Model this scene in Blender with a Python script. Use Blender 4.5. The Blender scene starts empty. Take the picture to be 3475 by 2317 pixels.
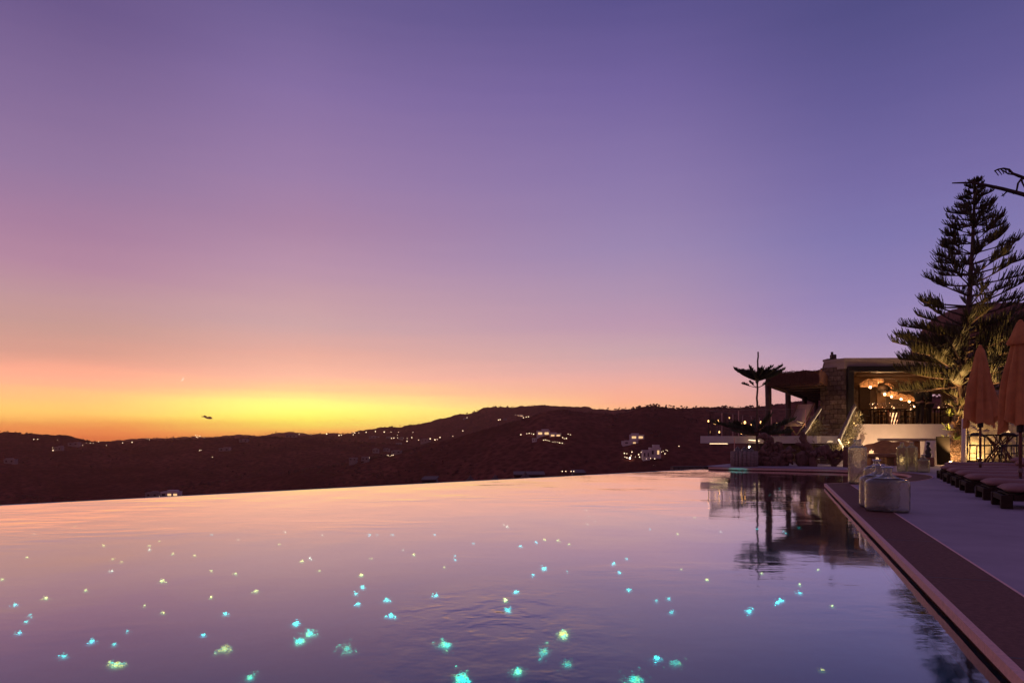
import bpy, math, random
import numpy as np
from mathutils import Vector, Matrix, noise as mnoise

random.seed(7)
rnd = random.Random(11)
C = bpy.context.scene.collection
sc = bpy.context.scene
R = math.radians
PI = math.pi
F = 2317.0            # focal length in photo pixels
HX, HY = 1737.5, 1485.0
CAMZ = 1.0


def s2l(c):
    return tuple(((v / 255.0) / 12.92 if v / 255.0 <= 0.04045 else ((v / 255.0 + 0.055) / 1.055) ** 2.4) for v in c)


# ------------------------------------------------------------------ camera
cam_d = bpy.data.cameras.new('camera')
cam_d.lens = 24.0
cam_d.sensor_width = 36.0
cam_d.shift_y = 0.0941
cam_d.clip_start = 0.05
cam_d.clip_end = 12000
cam = bpy.data.objects.new('camera', cam_d)
cam.location = (0, 0, CAMZ)
cam.rotation_euler = (R(90), 0, 0)
C.objects.link(cam)
sc.camera = cam
sc.view_settings.view_transform = 'Standard'
sc.view_settings.look = 'None'
sc.view_settings.exposure = 0
sc.view_settings.gamma = 1
sc.view_settings.use_curve_mapping = False
sc.render.dither_intensity = 1.0
try:
    sc.cycles.use_denoising = True
    sc.cycles.max_bounces = 10
    sc.cycles.transparent_max_bounces = 24
    sc.cycles.sample_clamp_indirect = 3.0
    sc.cycles.caustics_reflective = False
    sc.cycles.caustics_refractive = False
except Exception:
    pass

# ------------------------------------------------------------------ world: dusk sky
SKY = [  # (photo column, [(photo row, sRGB)])
    (200, [(1478, (240, 128, 66)), (1462, (250, 146, 76)), (1440, (252, 172, 84)), (1400, (252, 198, 104)), (1345, (255, 184, 118)), (1285, (255, 172, 140)),
           (1200, (228, 166, 148)), (1100, (206, 160, 152)), (1000, (196, 154, 160)), (900, (184, 140, 164)), (760, (170, 130, 162)),
           (570, (150, 122, 162)), (300, (131, 108, 154)), (0, (108, 90, 140))]),
    (1050, [(1480, (250, 160, 78)), (1462, (255, 192, 88)), (1432, (255, 236, 96)), (1405, (255, 250, 112)), (1378, (255, 248, 124)), (1325, (255, 206, 142)),
            (1280, (255, 190, 162)), (1200, (240, 180, 164)), (1100, (212, 171, 172)), (1000, (200, 160, 172)), (900, (187, 149, 174)),
            (760, (171, 135, 168)), (600, (157, 128, 170)), (300, (134, 112, 164)), (0, (108, 94, 147))]),
    (2100, [(1470, (255, 178, 120)), (1390, (255, 182, 134)), (1350, (255, 180, 150)), (1270, (238, 180, 174)), (1200, (210, 172, 178)), (1100, (192, 156, 180)),
            (1000, (178, 150, 180)), (850, (158, 138, 180)), (600, (139, 121, 172)), (300, (116, 101, 160)), (0, (91, 83, 141))]),
    (3000, [(1470, (236, 165, 160)), (1400, (222, 164, 168)), (1320, (206, 164, 180)), (1250, (192, 160, 186)), (1200, (180, 155, 190)), (1100, (160, 142, 189)),
            (1000, (147, 133, 185)), (800, (129, 121, 177)), (600, (118, 108, 166)), (300, (99, 92, 150)), (0, (82, 79, 134))]),
]
ZEN = (76, 66, 108)
BACK = [(0.0, (158, 104, 112)), (0.12, (140, 100, 124)), (0.3, (104, 84, 120)), (1.0, ZEN)]


def build_world():
    w = bpy.data.worlds.new('World')
    sc.world = w
    w.use_nodes = True
    nt = w.node_tree
    nt.nodes.clear()
    N = nt.nodes.new
    L = nt.links.new
    out = N('ShaderNodeOutputWorld')
    bg = N('ShaderNodeBackground')
    L(bg.outputs[0], out.inputs[0])
    tc = N('ShaderNodeTexCoord')
    sep = N('ShaderNodeSeparateXYZ')
    L(tc.outputs['Generated'], sep.inputs[0])

    def M(op, a, b=None):
        n = N('ShaderNodeMath')
        n.operation = op
        for i, q in enumerate((a, b)):
            if q is None:
                continue
            if isinstance(q, (int, float)):
                n.inputs[i].default_value = q
            else:
                L(q, n.inputs[i])
        return n.outputs[0]
    # gentle streaks: faint horizontal cirrus bands shift the gradient a little
    mp = N('ShaderNodeMapping')
    mp.inputs['Scale'].default_value = (3.0, 3.0, 42.0)
    L(tc.outputs['Generated'], mp.inputs[0])
    nz = N('ShaderNodeTexNoise')
    nz.inputs['Scale'].default_value = 1.6
    nz.inputs['Detail'].default_value = 3
    L(mp.outputs[0], nz.inputs['Vector'])
    wob = M('MULTIPLY', M('SUBTRACT', nz.outputs[0], 0.5), 0.016)
    z = M('ADD', sep.outputs[2], wob)
    el = M('DIVIDE', M('ARCSINE', M('MINIMUM', M('MAXIMUM', z, 0.0), 1.0)), PI / 2)
    az = M('ARCTAN2', sep.outputs[0], sep.outputs[1])

    def hot(c):      # the glow is brighter than the film could hold: red runs past white
        q = s2l(c)
        return tuple(v * (1.42 if c[0] >= 245 and c[2] < 125 else 1.25 if c[0] >= 240 and c[2] < 150 else 1.12 if c[0] >= 245 else 1.0) for v in q) + (1,)

    def ramp(stops):
        r = N('ShaderNodeValToRGB')
        e = r.color_ramp.elements
        r.color_ramp.interpolation = 'LINEAR'
        stops = sorted(stops)
        e[0].position, e[0].color = stops[0][0], hot(stops[0][1])
        e[1].position, e[1].color = stops[-1][0], s2l(stops[-1][1]) + (1,)
        for p, c in stops[1:-1]:
            q = e.new(p)
            q.color = hot(c)
        L(el, r.inputs[0])
        return r.outputs[0]

    def mix(a, b, f):
        m = N('ShaderNodeMix')
        m.data_type = 'RGBA'
        L(f, m.inputs['Factor'])
        L(a, m.inputs['A'])
        L(b, m.inputs['B'])
        return m.outputs['Result']

    def step(a0, a1, smooth=True):
        m = N('ShaderNodeMapRange')
        m.interpolation_type = 'SMOOTHSTEP' if smooth else 'LINEAR'
        m.inputs[1].default_value = a0
        m.inputs[2].default_value = a1
        L(az, m.inputs[0])
        return m.outputs[0]
    cols, angs = [], []
    for px, st in SKY:
        a = math.atan((px - HX) / F)
        s = [(math.atan((HY - y) / F * math.cos(a)) / (PI / 2), c) for y, c in st]
        s.append((1.0, ZEN))
        cols.append(ramp(s))
        angs.append(a)
    back = ramp(BACK)
    cur = mix(back, cols[0], step(R(-125), angs[0]))
    for i in range(1, 4):
        cur = mix(cur, cols[i], step(angs[i - 1], angs[i], i != 2))
    cur = mix(cur, back, step(angs[3], R(125)))
    L(cur, bg.inputs[0])
    bg.inputs[1].default_value = 1.0


build_world()

# the sun has set behind the ridge: the sky and the lit lamps are the only lights


# ------------------------------------------------------------------ helpers
def at(px, py, Y):
    return Vector(((px - HX) / F * Y, Y, CAMZ + (HY - py) / F * Y))


def atz(px, py, z=0.0):
    Y = (CAMZ - z) * F / (py - HY)
    return Vector(((px - HX) / F * Y, Y, z))


class MB:
    def __init__(s):
        s.v, s.f = [], []

    def add(s, vs, fs):
        b = len(s.v)
        s.v.extend([tuple(q) for q in vs])
        s.f.extend([tuple(i + b for i in q) for q in fs])
        return s

    def box(s, c, d, rz=0.0, bev=0.0, taper=1.0, ry=0.0, rx=0.0):
        x, y, z = d[0] / 2, d[1] / 2, d[2] / 2
        b = min(bev, x * .9, y * .9, z * .9)
        m = Matrix.Translation(Vector(c)) @ Matrix.Rotation(rz, 4, 'Z') @ Matrix.Rotation(ry, 4, 'Y') @ Matrix.Rotation(rx, 4, 'X')
        if b <= 0:
            vs = [(sx * x * (taper if sz > 0 else 1), sy * y * (taper if sz > 0 else 1), sz * z) for sz in (-1, 1) for sx, sy in ((-1, -1), (1, -1), (1, 1), (-1, 1))]
            fs = [(3, 2, 1, 0), (4, 5, 6, 7), (0, 1, 5, 4), (1, 2, 6, 5), (2, 3, 7, 6), (3, 0, 4, 7)]
        else:
            vs, rings = [], []
            for zz, ins in ((-z, b), (-z + b, 0), (z - b, 0), (z, b)):
                t = taper if zz > 0 else 1
                r0 = len(vs)
                X, Yy = (x - ins) * t, (y - ins) * t
                k = b if ins == 0 else b * .6
                for px_, py_ in ((-X, -Yy + k), (-X + k, -Yy), (X - k, -Yy), (X, -Yy + k), (X, Yy - k), (X - k, Yy), (-X + k, Yy), (-X, Yy - k)):
                    vs.append((px_, py_, zz))
                rings.append(r0)
            fs = [tuple(reversed(range(8))), tuple(range(24, 32))]
            for r in range(3):
                for i in range(8):
                    a, c2 = rings[r] + i, rings[r] + (i + 1) % 8
                    fs.append((a, c2, c2 + 8, a + 8))
        return s.add([m @ Vector(q) for q in vs], fs)

    def tube(s, pts, rad, n=6, caps=True, flat=1.0):
        pts = [Vector(p) for p in pts]
        if isinstance(rad, (int, float)):
            rad = [rad] * len(pts)
        vs, fs = [], []
        up = None
        for i, p in enumerate(pts):
            t = (pts[min(i + 1, len(pts) - 1)] - pts[max(i - 1, 0)])
            if t.length < 1e-9:
                t = Vector((0, 0, 1))
            t.normalize()
            if up is None:
                up = Vector((0, 0, 1)) if abs(t.z) < .9 else Vector((1, 0, 0))
            a = t.cross(up)
            if a.length < 1e-6:
                a = t.orthogonal()
            a.normalize()
            b = a.cross(t).normalized()
            up = b
            for k in range(n):
                th = 2 * PI * k / n
                vs.append(p + a * (math.cos(th) * rad[i]) + b * (math.sin(th) * rad[i] * flat))
        for i in range(len(pts) - 1):
            for k in range(n):
                a0, a1 = i * n + k, i * n + (k + 1) % n
                fs.append((a0, a1, a1 + n, a0 + n))
        if caps:
            fs.append(tuple(reversed(range(n))))
            fs.append(tuple(range((len(pts) - 1) * n, len(pts) * n)))
        return s.add(vs, fs)

    def lathe(s, prof, n=24, c=(0, 0, 0), e=2.0, sy=1.0, rz=0.0, cap0=True, cap1=True):
        """prof: (r, z); e: superellipse exponent of the plan"""
        vs, fs = [], []
        for (r, z) in prof:
            for k in range(n):
                th = 2 * PI * k / n
                cx, cy = math.cos(th), math.sin(th)
                x = math.copysign(abs(cx) ** (2 / e), cx) * r
                y = math.copysign(abs(cy) ** (2 / e), cy) * r * sy
                xr, yr = x * math.cos(rz) - y * math.sin(rz), x * math.sin(rz) + y * math.cos(rz)
                vs.append((c[0] + xr, c[1] + yr, c[2] + z))
        for i in range(len(prof) - 1):
            for k in range(n):
                a0, a1 = i * n + k, i * n + (k + 1) % n
                fs.append((a0, a1, a1 + n, a0 + n))
        if cap0:
            fs.append(tuple(reversed(range(n))))
        if cap1:
            fs.append(tuple(range((len(prof) - 1) * n, len(prof) * n)))
        return s.add(vs, fs)

    def prism(s, poly, z0, z1):
        n = len(poly)
        ar = sum(poly[i][0] * poly[(i + 1) % n][1] - poly[(i + 1) % n][0] * poly[i][1] for i in range(n))
        if ar < 0:
            poly = poly[::-1]
        vs = [(p[0], p[1], z0) for p in poly] + [(p[0], p[1], z1) for p in poly]
        fs = [tuple(reversed(range(n))), tuple(range(n, 2 * n))]
        fs += [(i, (i + 1) % n, (i + 1) % n + n, i + n) for i in range(n)]
        return s.add(vs, fs)

    def ball(s, c, r, n=10, m=6, sc_=(1, 1, 1), jit=0.0):
        vs, fs = [], []
        c = Vector(c)
        for i in range(m + 1):
            ph = PI * i / m
            for k in range(n):
                th = 2 * PI * k / n
                d = Vector((math.sin(ph) * math.cos(th), math.sin(ph) * math.sin(th), math.cos(ph)))
                j = 1 + jit * mnoise.noise(d * 1.7 + c * 3.1)
                vs.append(c + Vector((d.x * r * sc_[0] * j, d.y * r * sc_[1] * j, d.z * r * sc_[2] * j)))
        for i in range(m):
            for k in range(n):
                a0, a1 = i * n + k, i * n + (k + 1) % n
                fs.append((a0, a0 + n, a1 + n, a1))
        return s.add(vs, fs)

    def build(s, name, mat, parent=None, smooth=False, loc=None):
        me = bpy.data.meshes.new(name)
        me.from_pydata(s.v, [], s.f)
        me.validate()
        me.update()
        if smooth:
            me.polygons.foreach_set('use_smooth', [True] * len(me.polygons))
        me.materials.append(mat)
        o = bpy.data.objects.new(name, me)
        C.objects.link(o)
        if parent is not None:
            o.parent = parent
        if loc is not None:
            o.location = loc
        return o


def tag(o, label=None, cat=None, group=None, kind=None):
    if label:
        o['label'] = label
    if cat:
        o['category'] = cat
    if group:
        o['group'] = group
    if kind:
        o['kind'] = kind
    return o


def empty(name, loc, rz=0.0, label=None, cat=None, group=None):
    o = bpy.data.objects.new(name, None)
    o.empty_display_size = 0.2
    o.location = loc
    o.rotation_euler = (0, 0, rz)
    C.objects.link(o)
    return tag(o, label, cat, group)


KIDS = {}


def copy_tree(o, parent=None):
    c = o.copy()
    C.objects.link(c)
    if parent is not None:
        c.parent = parent
    for ch in list(o.children):
        copy_tree(ch, c)
    return c


# ------------------------------------------------------------------ materials
def nodes(name):
    m = bpy.data.materials.new(name)
    m.use_nodes = True
    nt = m.node_tree
    nt.nodes.clear()
    return m, nt, nt.nodes.new, nt.links.new


def pbr(name, col, rough=0.7, var=0.25, scale=6.0, bump=0.0, bscale=None, stretch=(1, 1, 1), metal=0.0, col2=None, spec=0.5, trans=0.0, detail=5):
    m, nt, N, L = nodes(name)
    out = N('ShaderNodeOutputMaterial')
    b = N('ShaderNodeBsdfPrincipled')
    L(b.outputs[0], out.inputs[0])
    tc = N('ShaderNodeTexCoord')
    mp = N('ShaderNodeMapping')
    mp.inputs['Scale'].default_value = stretch
    L(tc.outputs['Object'], mp.inputs[0])
    nz = N('ShaderNodeTexNoise')
    nz.inputs['Scale'].default_value = scale
    nz.inputs['Detail'].default_value = detail
    nz.inputs['Roughness'].default_value = 0.65
    L(mp.outputs[0], nz.inputs['Vector'])
    rp = N('ShaderNodeValToRGB')
    rp.color_ramp.elements[0].position = 0.3
    rp.color_ramp.elements[1].position = 0.7
    c2 = col2 or tuple(min(1, v * (1 + var)) for v in col)
    c1 = tuple(v * (1 - var) for v in col)
    rp.color_ramp.elements[0].color = c1 + (1,)
    rp.color_ramp.elements[1].color = c2 + (1,)
    L(nz.outputs[0], rp.inputs[0])
    L(rp.outputs[0], b.inputs['Base Color'])
    b.inputs['Roughness'].default_value = rough
    b.inputs['Metallic'].default_value = metal
    b.inputs['Specular IOR Level'].default_value = spec
    if bump:
        n2 = N('ShaderNodeTexNoise')
        n2.inputs['Scale'].default_value = bscale or scale * 3
        n2.inputs['Detail'].default_value = 4
        L(mp.outputs[0], n2.inputs['Vector'])
        bp = N('ShaderNodeBump')
        bp.inputs['Strength'].default_value = bump
        bp.inputs['Distance'].default_value = 0.02
        L(n2.outputs[0], bp.inputs['Height'])
        L(bp.outputs[0], b.inputs['Normal'])
    if trans:
        t = N('ShaderNodeBsdfTranslucent')
        L(rp.outputs[0], t.inputs[0])
        mx = N('ShaderNodeMixShader')
        mx.inputs[0].default_value = trans
        L(b.outputs[0], mx.inputs[1])
        L(t.outputs[0], mx.inputs[2])
        L(mx.outputs[0], out.inputs[0])
    return m


def stone(name, c1, c2, scale=3.2, zs=1.7, mortar=(0.05, 0.04, 0.035)):
    """rough coursed rubble masonry"""
    m, nt, N, L = nodes(name)
    out = N('ShaderNodeOutputMaterial')
    b = N('ShaderNodeBsdfPrincipled')
    L(b.outputs[0], out.inputs[0])
    tc = N('ShaderNodeTexCoord')
    mp = N('ShaderNodeMapping')
    mp.inputs['Scale'].default_value = (1, 1, zs)
    L(tc.outputs['Object'], mp.inputs[0])
    v = N('ShaderNodeTexVoronoi')
    v.inputs['Scale'].default_value = scale
    v.inputs['Randomness'].default_value = 0.75
    L(mp.outputs[0], v.inputs['Vector'])
    ve = N('ShaderNodeTexVoronoi')
    ve.feature = 'DISTANCE_TO_EDGE'
    ve.inputs['Scale'].default_value = scale
    ve.inputs['Randomness'].default_value = 0.75
    L(mp.outputs[0], ve.inputs['Vector'])
    sp = N('ShaderNodeSeparateColor')
    L(v.outputs['Color'], sp.inputs[0])
    mx = N('ShaderNodeMix')
    mx.data_type = 'RGBA'
    mx.inputs['A'].default_value = c1 + (1,)
    mx.inputs['B'].default_value = c2 + (1,)
    L(sp.outputs[0], mx.inputs['Factor'])
    nz = N('ShaderNodeTexNoise')
    nz.inputs['Scale'].default_value = 14
    nz.inputs['Detail'].default_value = 6
    L(tc.outputs['Object'], nz.inputs['Vector'])
    edge = N('ShaderNodeMapRange')
    edge.inputs[1].default_value = 0.0
    edge.inputs[2].default_value = 0.07
    L(ve.outputs['Distance'], edge.inputs[0])
    m2 = N('ShaderNodeMix')
    m2.data_type = 'RGBA'
    m2.inputs['A'].default_value = mortar + (1,)
    L(mx.outputs['Result'], m2.inputs['B'])
    L(edge.outputs[0], m2.inputs['Factor'])
    m3 = N('ShaderNodeMix')
    m3.data_type = 'RGBA'
    m3.blend_type = 'MULTIPLY'
    m3.inputs['Factor'].default_value = 0.6
    L(m2.outputs['Result'], m3.inputs['A'])
    cr = N('ShaderNodeValToRGB')
    cr.color_ramp.elements[0].position = .3
    cr.color_ramp.elements[0].color = (.35, .33, .3, 1)
    cr.color_ramp.elements[1].position = .65
    L(nz.outputs[0], cr.inputs[0])
    L(cr.outputs[0], m3.inputs['B'])
    L(m3.outputs['Result'], b.inputs['Base Color'])
    b.inputs['Roughness'].default_value = .9
    ad = N('ShaderNodeMath')
    ad.operation = 'MULTIPLY_ADD'
    ad.inputs[1].default_value = 0.35
    L(nz.outputs[0], ad.inputs[0])
    L(edge.outputs[0], ad.inputs[2])
    bp = N('ShaderNodeBump')
    bp.inputs['Strength'].default_value = .9
    bp.inputs['Distance'].default_value = .05
    L(ad.outputs[0], bp.inputs['Height'])
    L(bp.outputs[0], b.inputs['Normal'])
    return m


def masonry(name, c1, c2):
    """roughly squared stones in wavy courses"""
    m, nt, N, L = nodes(name)
    out = N('ShaderNodeOutputMaterial')
    b = N('ShaderNodeBsdfPrincipled')
    L(b.outputs[0], out.inputs[0])
    tc = N('ShaderNodeTexCoord')
    sp = N('ShaderNodeSeparateXYZ')
    L(tc.outputs['Object'], sp.inputs[0])
    ma = N('ShaderNodeMath')
    ma.operation = 'MULTIPLY_ADD'
    ma.inputs[1].default_value = -.7
    L(sp.outputs[1], ma.inputs[0])
    L(sp.outputs[0], ma.inputs[2])
    cb = N('ShaderNodeCombineXYZ')
    L(ma.outputs[0], cb.inputs[0])
    L(sp.outputs[2], cb.inputs[1])
    nz = N('ShaderNodeTexNoise')
    nz.inputs['Scale'].default_value = 2.2
    nz.inputs['Detail'].default_value = 4
    L(tc.outputs['Object'], nz.inputs['Vector'])
    vm = N('ShaderNodeVectorMath')
    vm.operation = 'MULTIPLY_ADD'
    vm.inputs[1].default_value = (.10, .10, 0)
    L(nz.outputs['Color'], vm.inputs[0])
    L(cb.outputs[0], vm.inputs[2])
    br = N('ShaderNodeTexBrick')
    br.inputs['Color1'].default_value = c1 + (1,)
    br.inputs['Color2'].default_value = c2 + (1,)
    br.inputs['Mortar'].default_value = tuple(v * .55 for v in c1) + (1,)
    br.inputs['Scale'].default_value = 1.0
    br.inputs['Mortar Size'].default_value = .016
    br.inputs['Mortar Smooth'].default_value = .6
    br.inputs['Brick Width'].default_value = .40
    br.inputs['Row Height'].default_value = .21
    L(vm.outputs[0], br.inputs['Vector'])
    n2 = N('ShaderNodeTexNoise')
    n2.inputs['Scale'].default_value = 9
    n2.inputs['Detail'].default_value = 6
    L(tc.outputs['Object'], n2.inputs['Vector'])
    mr = N('ShaderNodeMapRange')
    mr.inputs[1].default_value = .3
    mr.inputs[2].default_value = .7
    mr.inputs[3].default_value = .55
    mr.inputs[4].default_value = 1.25
    L(n2.outputs[0], mr.inputs[0])
    mx = N('ShaderNodeMix')
    mx.data_type = 'RGBA'
    mx.blend_type = 'MULTIPLY'
    mx.inputs['Factor'].default_value = 1
    L(br.outputs[0], mx.inputs['A'])
    L(mr.outputs[0], mx.inputs['B'])
    L(mx.outputs['Result'], b.inputs['Base Color'])
    b.inputs['Roughness'].default_value = .9
    hs = N('ShaderNodeMath')
    hs.operation = 'MULTIPLY_ADD'
    hs.inputs[1].default_value = -1.0
    L(br.outputs['Fac'], hs.inputs[0])
    L(n2.outputs[0], hs.inputs[2])
    bp = N('ShaderNodeBump')
    bp.inputs['Strength'].default_value = .8
    bp.inputs['Distance'].default_value = .04
    L(hs.outputs[0], bp.inputs['Height'])
    L(bp.outputs[0], b.inputs['Normal'])
    return m


def emit(name, col, strength, sampling='AUTO'):
    m, nt, N, L = nodes(name)
    out = N('ShaderNodeOutputMaterial')
    e = N('ShaderNodeEmission')
    e.inputs[0].default_value = col + (1,)
    e.inputs[1].default_value = strength
    L(e.outputs[0], out.inputs[0])
    try:
        m.cycles.emission_sampling = sampling
    except Exception:
        pass
    return m


def glassy(name, tint=(0.85, 0.9, 0.88), gloss=0.5, frost=0.0, bump=0.0, bscale=20.0, rough=0.03, frostcol=(.6, .6, .58), ior=1.45):
    """thin walled glass: clear tinted pane with fresnel gloss and some milkiness"""
    m, nt, N, L = nodes(name)
    out = N('ShaderNodeOutputMaterial')
    t = N('ShaderNodeBsdfTransparent')
    t.inputs[0].default_value = tint + (1,)
    g = N('ShaderNodeBsdfGlossy')
    g.inputs['Roughness'].default_value = rough
    fr = N('ShaderNodeFresnel')
    geo = N('ShaderNodeNewGeometry')
    io = N('ShaderNodeMapRange')     # the same gloss on both faces of the thin pane
    io.inputs[3].default_value = ior
    io.inputs[4].default_value = 1.0 / ior
    L(geo.outputs['Backfacing'], io.inputs[0])
    L(io.outputs[0], fr.inputs[0])
    mul = N('ShaderNodeMath')
    mul.operation = 'MULTIPLY_ADD'
    mul.use_clamp = True
    mul.inputs[1].default_value = 1.0
    mul.inputs[2].default_value = gloss
    L(fr.outputs[0], mul.inputs[0])
    base = t
    if frost:
        d = N('ShaderNodeBsdfDiffuse')
        d.inputs[0].default_value = frostcol + (1,)
        tl = N('ShaderNodeBsdfTranslucent')
        tl.inputs[0].default_value = frostcol + (1,)
        a = N('ShaderNodeMixShader')
        a.inputs[0].default_value = .5
        L(d.outputs[0], a.inputs[1])
        L(tl.outputs[0], a.inputs[2])
        f2 = N('ShaderNodeMixShader')
        f2.inputs[0].default_value = frost
        L(t.outputs[0], f2.inputs[1])
        L(a.outputs[0], f2.inputs[2])
        base = f2
    mx = N('ShaderNodeMixShader')
    L(mul.outputs[0], mx.inputs[0])
    L(base.outputs[0], mx.inputs[1])
    L(g.outputs[0], mx.inputs[2])
    L(mx.outputs[0], out.inputs[0])
    if bump:
        tc = N('ShaderNodeTexCoord')
        nz = N('ShaderNodeTexNoise')
        nz.inputs['Scale'].default_value = bscale
        nz.inputs['Detail'].default_value = 3
        L(tc.outputs['Object'], nz.inputs['Vector'])
        bp = N('ShaderNodeBump')
        bp.inputs['Strength'].default_value = bump
        bp.inputs['Distance'].default_value = .03
        L(nz.outputs[0], bp.inputs['Height'])
        L(bp.outputs[0], g.inputs['Normal'])
        L(bp.outputs[0], fr.inputs['Normal'])
    return m


def bottle_glass(name, tint):
    """hand blown glass: real refraction, hammered dimples, a trace of milkiness"""
    m, nt, N, L = nodes(name)
    out = N('ShaderNodeOutputMaterial')
    g = N('ShaderNodeBsdfGlass')
    g.inputs['Color'].default_value = tint + (1,)
    g.inputs['Roughness'].default_value = .02
    g.inputs['IOR'].default_value = 1.48
    tc = N('ShaderNodeTexCoord')
    nz = N('ShaderNodeTexNoise')
    nz.inputs['Scale'].default_value = 16
    nz.inputs['Detail'].default_value = 2
    L(tc.outputs['Object'], nz.inputs['Vector'])
    n2 = N('ShaderNodeTexVoronoi')
    n2.inputs['Scale'].default_value = 34
    L(tc.outputs['Object'], n2.inputs['Vector'])
    ad = N('ShaderNodeMath')
    ad.operation = 'MULTIPLY_ADD'
    ad.inputs[1].default_value = .3
    L(n2.outputs['Distance'], ad.inputs[0])
    L(nz.outputs[0], ad.inputs[2])
    bp = N('ShaderNodeBump')
    bp.inputs['Strength'].default_value = .22
    bp.inputs['Distance'].default_value = .02
    L(ad.outputs[0], bp.inputs['Height'])
    L(bp.outputs[0], g.inputs['Normal'])
    d = N('ShaderNodeBsdfDiffuse')
    d.inputs[0].default_value = (.74, .64, .57, 1)
    tl = N('ShaderNodeBsdfTranslucent')
    tl.inputs[0].default_value = (.74, .64, .57, 1)
    a = N('ShaderNodeMixShader')
    a.inputs[0].default_value = .5
    L(d.outputs[0], a.inputs[1])
    L(tl.outputs[0], a.inputs[2])
    mx = N('ShaderNodeMixShader')
    mx.inputs[0].default_value = .105
    L(g.outputs[0], mx.inputs[1])
    L(a.outputs[0], mx.inputs[2])
    L(mx.outputs[0], out.inputs[0])
    return m


def star_material(name, c1, c2, power=6.5, grain=4.2, lo=.60, hi=.80):
    """light fibre in the pool floor: its rippled glow painted as speckles thinning out to nothing"""
    m, nt, N, L = nodes(name)
    out = N('ShaderNodeOutputMaterial')
    tc = N('ShaderNodeTexCoord')
    oi = N('ShaderNodeObjectInfo')

    def M(op, a, b=None):
        n = N('ShaderNodeMath')
        n.operation = op
        for i, q in enumerate((a, b)):
            if q is None:
                continue
            if isinstance(q, (int, float)):
                n.inputs[i].default_value = q
            else:
                L(q, n.inputs[i])
        return n.outputs[0]
    ln = N('ShaderNodeVectorMath')
    ln.operation = 'LENGTH'
    L(tc.outputs['Object'], ln.inputs[0])
    r0 = ln.outputs['Value']
    wv = N('ShaderNodeTexNoise')
    wv.inputs['Scale'].default_value = 1.9
    wv.inputs['Detail'].default_value = 1
    g_pending = wv
    r = M('MULTIPLY', r0, M('ADD', M('MULTIPLY', wv.outputs[0], 2.6), -.3))
    g = M('POWER', 2.718, M('MULTIPLY', M('MULTIPLY', r, r), -7.0))  # glow of the fibre in the water painted as a radial falloff
    cb = N('ShaderNodeCombineXYZ')
    L(M('MULTIPLY', oi.outputs['Random'], 57.0), cb.inputs[2])
    va = N('ShaderNodeVectorMath')
    L(tc.outputs['Object'], va.inputs[0])
    L(cb.outputs[0], va.inputs[1])
    L(va.outputs[0], g_pending.inputs['Vector'])
    mp = N('ShaderNodeMapping')
    mp.inputs['Scale'].default_value = (.75, 1.35, 1)
    mp.inputs['Rotation'].default_value = (0, 0, .35)
    L(va.outputs[0], mp.inputs[0])
    nz = N('ShaderNodeTexNoise')
    nz.inputs['Scale'].default_value = grain
    nz.inputs['Detail'].default_value = 3
    nz.inputs['Roughness'].default_value = .65
    L(mp.outputs[0], nz.inputs['Vector'])
    mask = N('ShaderNodeMapRange')
    L(M('ADD', nz.outputs[0], M('MULTIPLY', g, .28)), mask.inputs[0])
    mask.inputs[1].default_value = lo
    mask.inputs[2].default_value = hi
    k = M('MULTIPLY', mask.outputs[0], M('MINIMUM', M('MULTIPLY', g, 1.6), 1.0))
    # patchy mix of two tints within each painted spark
    nz2 = N('ShaderNodeTexNoise')
    nz2.inputs['Scale'].default_value = 3.0
    L(va.outputs[0], nz2.inputs['Vector'])
    mxc = N('ShaderNodeMix')
    mxc.data_type = 'RGBA'
    mxc.inputs['A'].default_value = c1 + (1,)
    mxc.inputs['B'].default_value = c2 + (1,)
    cr = N('ShaderNodeMapRange')
    cr.inputs[1].default_value = .45
    cr.inputs[2].default_value = .68
    L(nz2.outputs[0], cr.inputs[0])
    L(cr.outputs[0], mxc.inputs['Factor'])
    e = N('ShaderNodeEmission')
    L(mxc.outputs['Result'], e.inputs[0])
    L(M('MULTIPLY', M('ADD', M('FRACT', M('MULTIPLY', oi.outputs['Random'], 91.7)), .22), power), e.inputs[1])
    t = N('ShaderNodeBsdfTransparent')
    mx = N('ShaderNodeMixShader')
    L(k, mx.inputs[0])
    L(t.outputs[0], mx.inputs[1])
    L(e.outputs[0], mx.inputs[2])
    L(mx.outputs[0], out.inputs[0])
    try:
        m.cycles.emission_sampling = 'NONE'
    except Exception:
        pass
    return m


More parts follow.
